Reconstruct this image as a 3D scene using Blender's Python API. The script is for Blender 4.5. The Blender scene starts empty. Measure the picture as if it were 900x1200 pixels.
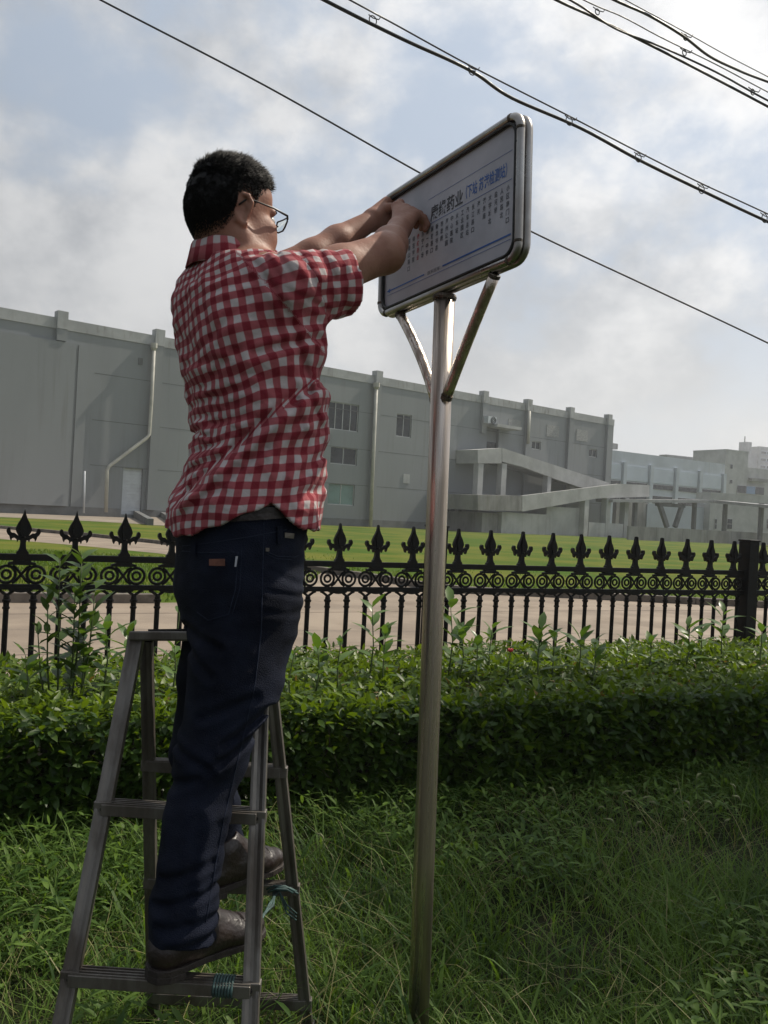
import bpy, bmesh, math, random
import numpy as np
from mathutils import Vector, Matrix, noise as mnoise
from mathutils.bvhtree import BVHTree
random.seed(7); rng = np.random.default_rng(7)
C = bpy.context.scene.collection
sc = bpy.context.scene

# ------------------------------------------------------------------ camera
CAMH = 1.33; FPX = 1030.0
cam_d = bpy.data.cameras.new('camera'); cam = bpy.data.objects.new('camera', cam_d); C.objects.link(cam)
cam_d.sensor_fit = 'VERTICAL'; cam_d.sensor_height = 36.0; cam_d.lens = 36.0*FPX/1200.0
cam_d.clip_start = 0.05; cam_d.clip_end = 6000
CM = Matrix.Translation((0, 0, CAMH)) @ Matrix.Rotation(math.radians(90-0.11), 4, 'X') @ Matrix.Rotation(math.radians(3.1), 4, 'Z')
cam.matrix_world = CM; sc.camera = cam
def ray(px, py):
    return (CM.to_3x3() @ Vector(((px-450)/FPX, -(py-600)/FPX, -1.0)))
def pt(px, py, d):
    r = ray(px, py); return Vector((0, 0, CAMH)) + r*(d/r.y)
def gz(x, y):
    t = min(1, max(0, (y-11.0)/35.0)); return -0.24*t*t*(3-2*t)
def gp(px, py):
    z = 0.0
    r = ray(px, py)
    for _ in range(30):
        s = (z-CAMH)/r.z; P = Vector((0, 0, CAMH))+r*s
        z = 0.6*z+0.4*gz(P.x, P.y)
    return P

# ------------------------------------------------------------------ sun and sky
SUN_AZ = 34.0      # degrees from +X towards +Y
SUN_EL = 50.0
sv = Vector((math.cos(math.radians(SUN_AZ))*math.cos(math.radians(SUN_EL)), math.sin(math.radians(SUN_AZ))*math.cos(math.radians(SUN_EL)), math.sin(math.radians(SUN_EL))))
sd = bpy.data.lights.new('sun', 'SUN'); sd.energy = 4.7; sd.angle = math.radians(0.6); sd.color = (1.0, 0.91, 0.77)
sun = bpy.data.objects.new('sun', sd); C.objects.link(sun); sun.rotation_euler = sv.to_track_quat('Z', 'Y').to_euler(); sun.location = (20, 10, 40)
W = bpy.data.worlds.new('World'); sc.world = W; W.use_nodes = True
nt = W.node_tree; nt.nodes.clear()
def N(t, tp, **kw):
    n = t.nodes.new(tp)
    for k, v in kw.items():
        if k in n.inputs.keys(): n.inputs[k].default_value = v
        else: setattr(n, k, v)
    return n
out = N(nt, 'ShaderNodeOutputWorld'); bg = N(nt, 'ShaderNodeBackground'); bg.inputs['Strength'].default_value = 0.1
sky = N(nt, 'ShaderNodeTexSky', sky_type='NISHITA', sun_disc=False); sky.sun_elevation = math.radians(SUN_EL)
sky.sun_rotation = math.radians(90-SUN_AZ); sky.dust_density = 3.0; sky.air_density = 1.2
tc = N(nt, 'ShaderNodeTexCoord'); L = nt.links.new
sep = N(nt, 'ShaderNodeSeparateXYZ'); L(tc.outputs['Generated'], sep.inputs[0])
def M(t, op, a, b=None, c=None, clamp=False):
    n = t.nodes.new('ShaderNodeMath'); n.operation = op; n.use_clamp = clamp
    for i, v in enumerate((a, b, c)):
        if v is None: continue
        if isinstance(v, (int, float)): n.inputs[i].default_value = v
        else: t.links.new(v, n.inputs[i])
    return n.outputs[0]
zz = M(nt, 'ADD', M(nt, 'MAXIMUM', sep.outputs[2], 0.0), 0.22)
cx = M(nt, 'DIVIDE', sep.outputs[0], zz); cy = M(nt, 'DIVIDE', sep.outputs[1], zz)
cmb = N(nt, 'ShaderNodeCombineXYZ'); L(cx, cmb.inputs[0]); L(cy, cmb.inputs[1])
def sky_noise(scale, detail, rough, off, dist=0.0, flat=False):
    mp = N(nt, 'ShaderNodeMapping'); mp.inputs['Location'].default_value = off; L(cmb.outputs[0] if flat else tc.outputs['Generated'], mp.inputs[0])
    if not flat: mp.inputs['Scale'].default_value = (1.0, 1.0, 1.35)
    n = N(nt, 'ShaderNodeTexNoise'); n.inputs['Scale'].default_value = scale; n.inputs['Detail'].default_value = detail
    n.inputs['Roughness'].default_value = rough; n.inputs['Distortion'].default_value = dist; L(mp.outputs[0], n.inputs[0]); return n.outputs[0]
def mapr(t, v, a, b, c, d, smooth=True):
    n = N(t, 'ShaderNodeMapRange'); n.interpolation_type = 'SMOOTHSTEP' if smooth else 'LINEAR'
    t.links.new(v, n.inputs[0])
    for i, q in enumerate((a, b, c, d)): n.inputs[i+1].default_value = q
    return n.outputs[0]
def mixc(t, f, a, b):
    n = N(t, 'ShaderNodeMix', data_type='RGBA')
    for s, v in ((n.inputs[0], f), (n.inputs[6], a), (n.inputs[7], b)):
        if isinstance(v, (int, float)): s.default_value = v
        elif isinstance(v, tuple): s.default_value = (*v, 1) if len(v) == 3 else v
        else: t.links.new(v, s)
    return n.outputs[2]
n1 = sky_noise(3.4, 9, 0.56, (3.63, 1.1, 0.2), 0.1)
n2 = sky_noise(2.3, 4, 0.5, (7.3, 2.25, 4.0), 0.1)
n3 = sky_noise(7.5, 8, 0.58, (1.3, 9.2, 2.0), 0.05)
cov = mapr(nt, M(nt, 'ADD', n1, M(nt, 'MULTIPLY', n3, 0.22)), 0.50, 0.68, 0.0, 1.0)
tone = mapr(nt, M(nt, 'ADD', M(nt, 'MULTIPLY', n2, 0.45), M(nt, 'MULTIPLY', n3, 0.55)), 0.39, 0.63, 0.0, 1.0)
# clouds are thicker to the west (left) and thin towards the sun
dotn = N(nt, 'ShaderNodeVectorMath', operation='DOT_PRODUCT'); L(tc.outputs['Generated'], dotn.inputs[0]); dotn.inputs[1].default_value = sv
near = mapr(nt, dotn.outputs['Value'], -0.05, 0.88, 0.0, 1.0, False)
cl_dark = mixc(nt, near, (1.7, 1.85, 2.15), (6.0, 6.25, 6.6)); cl_lite = mixc(nt, near, (3.9, 4.0, 4.1), (11.2, 11.1, 11.0))
cloud = mixc(nt, tone, cl_dark, cl_lite)
veil = mixc(nt, 0.85, sky.outputs[0], mixc(nt, near, (2.3, 2.8, 3.5), (6.4, 7.3, 8.6)))
skyc = mixc(nt, M(nt, 'MULTIPLY', cov, 0.92), veil, cloud)
horiz = mapr(nt, sep.outputs[2], 0.0, 0.30, 0.8, 0.0)
skyc = mixc(nt, horiz, skyc, mixc(nt, near, (3.6, 3.75, 4.0), (11.2, 11.0, 10.5)))
L(skyc, bg.inputs[0]); L(bg.outputs[0], out.inputs[0])
sc.view_settings.view_transform = 'Standard'; sc.view_settings.look = 'None'; sc.view_settings.exposure = 0.0; sc.view_settings.gamma = 1.0
sc.cycles.use_adaptive_sampling = True
sc.cycles.max_bounces = 6; sc.cycles.transparent_max_bounces = 8; sc.cycles.volume_bounces = 0

# ------------------------------------------------------------------ helpers
def link(o, parent=None):
    C.objects.link(o)
    if parent is not None: o.parent = parent
    return o
def wloc(o):
    v = Vector((0, 0, 0))
    while o is not None: v += o.location; o = o.parent
    return v
def thing(name, label, cat, loc=(0, 0, 0), group=None):
    o = bpy.data.objects.new(name, None); o.empty_display_size = 0.1; o.location = loc; link(o)
    o['label'] = label; o['category'] = cat
    if group: o['group'] = group
    return o
def tag(o, label, cat, group=None):
    o['label'] = label; o['category'] = cat
    if group: o['group'] = group
    return o
def mk(name, verts, faces, mat, parent=None, smooth=False, world=True, kind=None, bevel=0, loc=None):
    """verts in world space (or local when world=False) -> one mesh object"""
    me = bpy.data.meshes.new(name)
    verts = np.asarray(verts, dtype=np.float64)
    off = np.array(wloc(parent)) if (parent is not None and world) else np.zeros(3)
    base = np.zeros(3)
    if parent is None and world and kind is None and len(verts):      # top-level mesh: origin at the foot of the thing
        base = np.array([verts[:, 0].mean(), verts[:, 1].mean(), verts[:, 2].min()])
    verts = verts-off-base
    if isinstance(faces, np.ndarray):
        nv, nf, k = len(verts), len(faces), faces.shape[1]
        me.vertices.add(nv); me.vertices.foreach_set('co', verts.astype(np.float32).ravel())
        me.loops.add(nf*k); me.loops.foreach_set('vertex_index', faces.astype(np.int32).ravel())
        me.polygons.add(nf); me.polygons.foreach_set('loop_start', np.arange(0, nf*k, k, dtype=np.int32))
        me.update(calc_edges=True); me.validate()
    else:
        me.from_pydata([tuple(v) for v in verts], [], faces)
    if smooth: me.polygons.foreach_set('use_smooth', np.ones(len(me.polygons), dtype=bool))
    if mat is not None: me.materials.append(mat)
    o = bpy.data.objects.new(name, me); link(o, parent)
    o.location = Vector(base) if loc is None else Vector(loc)
    if kind: o['kind'] = kind
    if bevel:
        m = o.modifiers.new('bevel', 'BEVEL'); m.width = bevel; m.segments = 2; m.limit_method = 'ANGLE'; m.angle_limit = math.radians(40)
    return o
class MB:
    """collects simple shapes for ONE mesh"""
    def __init__(s): s.v = []; s.f = []
    def add(s, v, f):
        n = len(s.v); s.v += [tuple(p) for p in v]; s.f += [tuple(i+n for i in q) for q in f]; return s
    def hexa(s, p):
        return s.add(p, [(0, 3, 2, 1), (4, 5, 6, 7), (0, 1, 5, 4), (1, 2, 6, 5), (2, 3, 7, 6), (3, 0, 4, 7)])
    def box(s, lo, hi):
        x0, y0, z0 = lo; x1, y1, z1 = hi
        return s.hexa([(x0, y0, z0), (x1, y0, z0), (x1, y1, z0), (x0, y1, z0), (x0, y0, z1), (x1, y0, z1), (x1, y1, z1), (x0, y1, z1)])
    def beam(s, a, b, w, t, side=(0, 0, 1), prof=None):
        a = Vector(a); b = Vector(b); d = (b-a).normalized(); u = Vector(side); u = (u-d*u.dot(d)).normalized(); v = d.cross(u)
        prof = prof or [(-w/2, -t/2), (w/2, -t/2), (w/2, t/2), (-w/2, t/2)]
        n = len(prof); vs = [a+u*p[0]+v*p[1] for p in prof]+[b+u*p[0]+v*p[1] for p in prof]
        return s.add(vs, [tuple(range(n))[::-1], tuple(range(n, 2*n))]+[(i, (i+1) % n, n+(i+1) % n, n+i) for i in range(n)])
    def tube(s, pts, r, n=8, cap=True):
        pts = [Vector(p) for p in pts]; rr = r if isinstance(r, (list, tuple)) else [r]*len(pts)
        ref = Vector((0, 0, 1)) if abs((pts[-1]-pts[0]).normalized().z) < 0.9 else Vector((1, 0, 0)); rings = []; vs = []
        for i, p in enumerate(pts):
            d = (pts[min(i+1, len(pts)-1)]-pts[max(i-1, 0)]).normalized()
            u = (ref-d*ref.dot(d)).normalized(); v = d.cross(u); ref = u
            vs += [p+(u*math.cos(2*math.pi*k/n)+v*math.sin(2*math.pi*k/n))*rr[i] for k in range(n)]
        fs = [(i*n+k, i*n+(k+1) % n, (i+1)*n+(k+1) % n, (i+1)*n+k) for i in range(len(pts)-1) for k in range(n)]
        if cap: fs += [tuple(range(n))[::-1], tuple(range((len(pts)-1)*n, len(pts)*n))]
        return s.add(vs, fs)
    def lathe(s, prof, o, n=12, ax=Vector((0, 0, 1))):
        o = Vector(o); return s.tube([o+ax*z for r, z in prof], [r for r, z in prof], n)
    def torus(s, c, u, v, R, r, n=20, m=6, a0=0, a1=2*math.pi):
        c = Vector(c); u = Vector(u); v = Vector(v)
        full = abs(a1-a0-2*math.pi) < 1e-6; k = n if full else n+1; w = u.cross(v); vs = []
        for i in range(k):
            a = a0+(a1-a0)*i/n; e = u*math.cos(a)+v*math.sin(a)
            vs += [c+e*(R+r*math.cos(2*math.pi*j/m))+w*(r*math.sin(2*math.pi*j/m)) for j in range(m)]
        fs = [(i*m+j, i*m+(j+1) % m, ((i+1) % k)*m+(j+1) % m, ((i+1) % k)*m+j) for i in range(n) for j in range(m)]
        return s.add(vs, fs)
    def prism(s, poly, o, u, v, w, t):
        """extrude 2D polygon (in u,v) by thickness t along w, centred"""
        o = Vector(o); u = Vector(u); v = Vector(v); w = Vector(w); n = len(poly)
        vs = [o+u*p[0]+v*p[1]-w*t/2 for p in poly]+[o+u*p[0]+v*p[1]+w*t/2 for p in poly]
        return s.add(vs, [tuple(range(n))[::-1], tuple(range(n, 2*n))]+[(i, (i+1) % n, n+(i+1) % n, n+i) for i in range(n)])
    def build(s, name, mat, parent=None, **kw): return mk(name, s.v, s.f, mat, parent, **kw)

# ------------------------------------------------------------------ materials
def pmat(name, col, rough=0.6, metal=0.0, var=0.25, scale=8.0, bump=0.0, bscale=None, col2=None, spec=0.5, stretch=(1, 1, 1), detail=5, rvar=0.1, coords='Object'):
    m = bpy.data.materials.new(name); m.use_nodes = True; t = m.node_tree; b = t.nodes['Principled BSDF']
    tcn = N(t, 'ShaderNodeTexCoord'); mp = N(t, 'ShaderNodeMapping'); mp.inputs['Scale'].default_value = stretch; t.links.new(tcn.outputs[coords], mp.inputs[0])
    n = N(t, 'ShaderNodeTexNoise'); n.inputs['Scale'].default_value = scale; n.inputs['Detail'].default_value = detail; n.inputs['Roughness'].default_value = 0.6; t.links.new(mp.outputs[0], n.inputs[0])
    c2 = col2 or tuple(c*(1-var) for c in col); c1 = tuple(min(1, c*(1+var*0.5)) for c in col) if col2 is None else col
    f = mapr(t, n.outputs[0], 0.35, 0.65, 0.0, 1.0); cc = mixc(t, f, c1, c2); t.links.new(cc, b.inputs['Base Color'])
    t.links.new(mapr(t, n.outputs[0], 0.3, 0.7, max(0.02, rough-rvar), min(1, rough+rvar)), b.inputs['Roughness'])
    b.inputs['Metallic'].default_value = metal; b.inputs['Specular IOR Level'].default_value = spec
    if bump:
        n2 = N(t, 'ShaderNodeTexNoise'); n2.inputs['Scale'].default_value = bscale or scale*6; n2.inputs['Detail'].default_value = 4; t.links.new(mp.outputs[0], n2.inputs[0])
        bp = N(t, 'ShaderNodeBump'); bp.inputs['Strength'].default_value = bump; bp.inputs['Distance'].default_value = 0.01; t.links.new(n2.outputs[0], bp.inputs['Height']); t.links.new(bp.outputs[0], b.inputs['Normal'])
    m['out'] = 1
    return m
def leafmat(name, c1, c2, trans=0.35, rough=0.35, tcol=None, spec=0.5):
    m = bpy.data.materials.new(name); m.use_nodes = True; t = m.node_tree; b = t.nodes['Principled BSDF']
    at = N(t, 'ShaderNodeAttribute', attribute_name='tint'); cc = mixc(t, at.outputs['Fac'], c1, c2)
    t.links.new(cc, b.inputs['Base Color']); b.inputs['Roughness'].default_value = rough; b.inputs['Specular IOR Level'].default_value = spec
    tr = N(t, 'ShaderNodeBsdfTranslucent'); tm = mixc(t, 0.5, cc, tcol or (c2[0]*1.6, c2[1]*1.6, c2[2]*0.6)); t.links.new(tm, tr.inputs[0])
    mx = N(t, 'ShaderNodeMixShader'); mx.inputs[0].default_value = trans
    t.links.new(b.outputs[0], mx.inputs[1]); t.links.new(tr.outputs[0], mx.inputs[2]); t.links.new(mx.outputs[0], t.nodes['Material Output'].inputs[0])
    return m
iron = pmat('black_cast_iron', (0.006, 0.006, 0.007), 0.55, 0.0, 0.5, 30, 0.25, 180, spec=0.2, col2=(0.012, 0.009, 0.007))
steel = pmat('stainless_steel', (0.66, 0.57, 0.49), 0.30, 0.92, 0.35, 46, 0.22, 90, stretch=(1, 1, 0.03), col2=(0.36, 0.30, 0.25), rvar=0.1)
steel2 = pmat('worn_steel_frame', (0.40, 0.385, 0.365), 0.33, 1.0, 0.3, 12, 0.04, 90, col2=(0.31, 0.29, 0.27))
weld = pmat('weld_dark', (0.12, 0.10, 0.08), 0.6, 0.8, 0.4, 60, 0.4, 200)
alu = pmat('weathered_aluminium', (0.20, 0.185, 0.165), 0.5, 0.65, 0.4, 12, 0.15, 80, col2=(0.10, 0.085, 0.07), stretch=(1, 1, 0.3))
alu_dark = pmat('dark_ladder_joint', (0.05, 0.045, 0.04), 0.55, 0.4, 0.4, 30, 0.2)
paper = pmat('sign_paper', (0.45, 0.455, 0.50), 0.55, 0, 0.06, 6, col2=(0.38, 0.385, 0.43))
backing = pmat('sign_backing', (0.35, 0.35, 0.37), 0.5, 0.2, 0.1, 6)
rubber = pmat('black_rubber', (0.015, 0.015, 0.015), 0.6, 0, 0.3, 20)
ink = pmat('black_ink', (0.02, 0.02, 0.025), 0.5, 0, 0.1, 5); blue_ink = pmat('blue_ink', (0.02, 0.10, 0.36), 0.5, 0, 0.1, 5); red_ink = pmat('red_ink', (0.4, 0.03, 0.04), 0.5, 0, 0.1, 5)
grey_ink = pmat('grey_ink', (0.07, 0.075, 0.09), 0.5, 0, 0.1, 5)
wall_m = pmat('grey_render_wall', (0.222, 0.236, 0.242), 0.9, 0, 0.07, 0.12, 0.3, 3.0, detail=9, stretch=(1, 1, .35))
wall_lt = pmat('pale_parapet', (0.36, 0.37, 0.37), 0.85, 0, 0.14, 0.5)
plinth_m = pmat('dark_plinth', (0.13, 0.135, 0.135), 0.9, 0, 0.2, 0.8)
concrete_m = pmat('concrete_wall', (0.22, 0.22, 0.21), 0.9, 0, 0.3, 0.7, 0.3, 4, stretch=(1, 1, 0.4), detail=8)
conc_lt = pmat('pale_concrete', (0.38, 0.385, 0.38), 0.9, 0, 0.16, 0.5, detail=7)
bluewall = pmat('pale_blue_cladding', (0.43, 0.47, 0.52), 0.8, 0, 0.08, 0.3)
bluepan = pmat('blue_shutter_panel', (0.46, 0.51, 0.58), 0.7, 0, 0.06, 0.3)
glass_d = pmat('dark_window_glass', (0.018, 0.024, 0.028), 0.25, 0, 0.4, 0.6, spec=0.35); glass_g = pmat('green_window_glass', (0.13, 0.22, 0.20), 0.25, 0, 0.2, 0.6, spec=0.4)
frame_m = pmat('aluminium_window_frame', (0.45, 0.46, 0.46), 0.5, 0.3, 0.1, 3)
pipe_m = pmat('cream_downpipe', (0.42, 0.41, 0.36), 0.6, 0, 0.15, 1)
metal_gr = pmat('grey_roof_sheet', (0.33, 0.33, 0.33), 0.5, 0.3, 0.15, 1)
white_m = pmat('white_shutter', (0.50, 0.53, 0.56), 0.6, 0, 0.08, 2)
cable_m = pmat('black_cable', (0.012, 0.012, 0.012), 0.5, 0, 0.2, 10)
skin = pmat('skin', (0.31, 0.155, 0.105), 0.6, 0, 0.18, 14, 0.12, 160, col2=(0.25, 0.118, 0.08), spec=0.35)
for nd in skin.node_tree.nodes:
    if nd.type == 'BSDF_PRINCIPLED':
        nd.inputs['Subsurface Weight'].default_value = 0.12; nd.inputs['Subsurface Radius'].default_value = (0.012, 0.004, 0.002); nd.inputs['Subsurface Scale'].default_value = 0.6
hair_m = pmat('black_hair', (0.005, 0.0045, 0.0045), 0.5, 0, 0.3, 40, spec=0.2)
jeans_m = pmat('indigo_denim', (0.0085, 0.0120, 0.026), 0.85, 0, 0.3, 7, 0.5, 420, col2=(0.0035, 0.005, 0.011), spec=0.15)
seam_m = pmat('denim_seam', (0.020, 0.026, 0.045), 0.85, 0, 0.3, 60, spec=0.15)
leather = pmat('brown_leather', (0.022, 0.014, 0.012), 0.42, 0, 0.45, 18, 0.3, 70, spec=0.5)
leather_l = pmat('worn_toe_leather', (0.13, 0.085, 0.06), 0.42, 0, 0.4, 18, 0.3, 70)
sole_m = pmat('shoe_sole', (0.025, 0.018, 0.015), 0.7, 0, 0.3, 20, 0.3)
patch_m = pmat('leather_patch', (0.16, 0.055, 0.03), 0.6, 0, 0.3, 40)
rope_m = pmat('green_twine', (0.04, 0.08, 0.075), 0.7, 0, 0.4, 60)
leaf_m = leafmat('hedge_leaf', (0.020, 0.055, 0.007), (0.16, 0.235, 0.016), 0.36, 0.45, spec=0.35)
shoot_m = leafmat('shoot_leaf', (0.05, 0.11, 0.015), (0.11, 0.19, 0.03), 0.35, 0.35)
grass_m = leafmat('verge_grass', (0.022, 0.060, 0.009), (0.125, 0.205, 0.036), 0.4, 0.55, spec=0.2)
lawn_m = leafmat('lawn_grass', (0.05, 0.10, 0.008), (0.11, 0.17, 0.016), 0.35, 0.5, spec=0.2)
stalk_m = pmat('green_stalk', (0.07, 0.10, 0.03), 0.6, 0, 0.3, 40)
straw_m = pmat('pale_seed_head', (0.22, 0.24, 0.11), 0.8, 0, 0.3, 60)
red_m = pmat('red_petal', (0.5, 0.02, 0.03), 0.5, 0, 0.3, 60)

def dirt(m, amt=.25, sx=.9, sz=.05, tint=(.55, .5, .42)):
    """rain streaks and blotches as real dirt on the surface"""
    t = m.node_tree; b = t.nodes['Principled BSDF']; src = b.inputs['Base Color'].links[0].from_socket
    tcn = N(t, 'ShaderNodeTexCoord'); mp = N(t, 'ShaderNodeMapping'); mp.inputs['Scale'].default_value = (sx, sx, sz); t.links.new(tcn.outputs['Object'], mp.inputs[0])
    n = N(t, 'ShaderNodeTexNoise'); n.inputs['Scale'].default_value = 2.2; n.inputs['Detail'].default_value = 6; n.inputs['Roughness'].default_value = .65; t.links.new(mp.outputs[0], n.inputs[0])
    n2 = N(t, 'ShaderNodeTexNoise'); n2.inputs['Scale'].default_value = .12; n2.inputs['Detail'].default_value = 3; t.links.new(tcn.outputs['Object'], n2.inputs[0])
    f = M(t, 'MULTIPLY', mapr(t, n.outputs[0], .50, .72, 0, 1), mapr(t, n2.outputs[0], .35, .6, .2, 1)); mm_ = N(t, 'ShaderNodeMix', data_type='RGBA', blend_type='MULTIPLY')
    t.links.new(M(t, 'MULTIPLY', f, amt), mm_.inputs[0]); t.links.new(src, mm_.inputs[6]); mm_.inputs[7].default_value = (*tint, 1); t.links.new(mm_.outputs[2], b.inputs['Base Color'])
dirt(wall_m, .4); dirt(concrete_m, .8); dirt(conc_lt, .4); dirt(wall_lt, .9, 1.5, .3); dirt(bluewall, .4)

# ------------------------------------------------------------------ ground and paving
def sheet(name, poly, dz, mat, nsub=0):
    """flat ground polygon laid on the gentle terrain; poly in world XY"""
    bm = bmesh.new(); vs = [bm.verts.new((p[0], p[1], 0)) for p in poly]; bm.faces.new(vs)
    bmesh.ops.triangulate(bm, faces=bm.faces[:])
    for _ in range(nsub):
        es = [e for e in bm.edges if e.calc_length() > 3.0]
        if es: bmesh.ops.subdivide_edges(bm, edges=es, cuts=1); bmesh.ops.triangulate(bm, faces=bm.faces[:])
    for v in bm.verts: v.co.z = gz(v.co.x, v.co.y)+dz
    bmesh.ops.recalc_face_normals(bm, faces=bm.faces[:])
    if sum(f.normal.z for f in bm.faces) < 0: bmesh.ops.reverse_faces(bm, faces=bm.faces[:])
    me = bpy.data.meshes.new(name); bm.to_mesh(me); bm.free(); me.materials.append(mat)
    o = bpy.data.objects.new(name, me); link(o); o['kind'] = 'structure'; return o
soil = pmat('soil', (0.022, 0.022, 0.010), 0.95, 0, 0.4, 9, 0.8, 30, col2=(0.016, 0.026, 0.008), spec=0.1, coords='Object')
lawn_base = pmat('lawn_turf', (0.048, 0.095, 0.008), 0.95, 0, 0.3, 0.28, 1.0, 60, col2=(0.125, 0.135, 0.024), detail=14, spec=0.05)
pave = pmat('beige_concrete', (0.27, 0.215, 0.160), 0.85, 0, 0.2, 0.8, 0.25, 25, col2=(0.195, 0.155, 0.118), detail=10)
apron_m = pmat('beige_apron', (0.25, 0.21, 0.165), 0.9, 0, 0.2, 0.5, detail=8)
dirt(pave, .8, .5, .5, (.6, .55, .5))
kerb_m = pmat('kerb_stone', (0.14, 0.12, 0.10), 0.9, 0, 0.35, 3, 0.3, 30)
gs = 700
xs = [-gs, -120, -60, -30, 0, 30, 60, 120, gs]; ys = [-60, 0, 8, 12, 16, 20, 24, 28, 32, 36, 40, 46, 60, 100, gs*2]
gv = [(x, y, gz(x, y)) for y in ys for x in xs]; gf = [(j*len(xs)+i, j*len(xs)+i+1, (j+1)*len(xs)+i+1, (j+1)*len(xs)+i) for j in range(len(ys)-1) for i in range(len(xs)-1)]
mk('ground', gv, gf, soil, kind='structure')
FO = Vector((-1.939, 4.7485, 0)); FA = 0.479; FD = Vector((math.cos(FA), math.sin(FA), 0)); FN = Vector((math.sin(FA), -math.cos(FA), 0))
FS = 0.2688
fa = FO-FD*6-FN*0.05; fb = FO+FD*12-FN*0.05
k0 = [gp(x, y) for x, y in ((-260, 706), (0, 708), (190, 708.5), (255, 708))]       # near kerb, left island
k1 = [gp(x, y) for x, y in ((300, 664), (387, 673.5), (450, 683), (520, 695), (560, 698), (640, 701), (760, 707), (880, 713), (1000, 720))]
sheet('lawn', [(-90, 8), (60, 8), (120, 60), (160, 200), (-120, 200), (-110, 50)], 0.02, lawn_base, 5)
road = [fa, fb, fb+FD*6+Vector((0, 3, 0))]+k1[::-1]
kl = [gp(x, y) for x, y in ((-60, 614), (0, 620), (100, 629), (190, 638.5), (300, 652))]   # far edge of the side path
kn = [gp(x, y) for x, y in ((-60, 627), (0, 632.5), (100, 641), (190, 650), (255, 662), (285, 690))] # near edge
road_poly = [fa, fb, fb+Vector((1, 2.5, 0))]+k1[::-1]+[kl[4], kl[3], kl[2], kl[1], kl[0]]+[kn[0], kn[1], kn[2], kn[3], kn[4], kn[5]]+k0[::-1]
sheet('concrete_road', road_poly, 0.024, pave, 3)
# kerb stones: each a piece of its own
def kerb(pts, name, step=1.0, w=0.13, h=0.12, n=300):
    root = bpy.data.objects.new(name, None); root['kind'] = 'structure'; link(root)
    L_ = [0]
    for a, b in zip(pts[:-1], pts[1:]): L_.append(L_[-1]+(b-a).length)
    def at(s):
        for i in range(len(pts)-1):
            if s <= L_[i+1] or i == len(pts)-2:
                t = (s-L_[i])/max(1e-6, L_[i+1]-L_[i]); p = pts[i].lerp(pts[i+1], t); p.z = gz(p.x, p.y)+0.02; return p
    k = int(L_[-1]/step)
    for i in range(min(k, n)):
        a = at(i*step+0.006); b = at((i+1)*step-0.006)
        dz = Vector((0, 0, h/2+random.uniform(-.004, .004)))
        MB().beam(a+dz, b+dz, h, w).build('kerb_stone', kerb_m, root, bevel=0.012)
kerb(k0, 'kerb_left'); kerb(k1, 'kerb_right'); kerb(kl, 'kerb_path_far', 1.5); 
# expansion joints of the road
jb = MB()
for dd in (2.4, 4.9):
    a = FO-FD*5-FN*dd; b = FO+FD*14-FN*dd
    for q in range(20):
        p0 = a.lerp(b, q/20); p1 = a.lerp(b, (q+1)/20); jb.beam(p0+Vector((0, 0, .0235+gz(0, p0.y))), p1+Vector((0, 0, .0235+gz(0, p1.y))), 0.006, 0.016)
jo = jb.build('road_joint', pmat('joint_tar', (0.13, 0.10, 0.08), 0.9), kind='structure')
# pale apron in front of the building
sheet('building_apron', [gp(-80, 604), gp(0, 606.5), gp(100, 611), gp(188, 616), gp(200, 610), gp(150, 598), gp(-80, 590)], 0.03, apron_m, 3)

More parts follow.
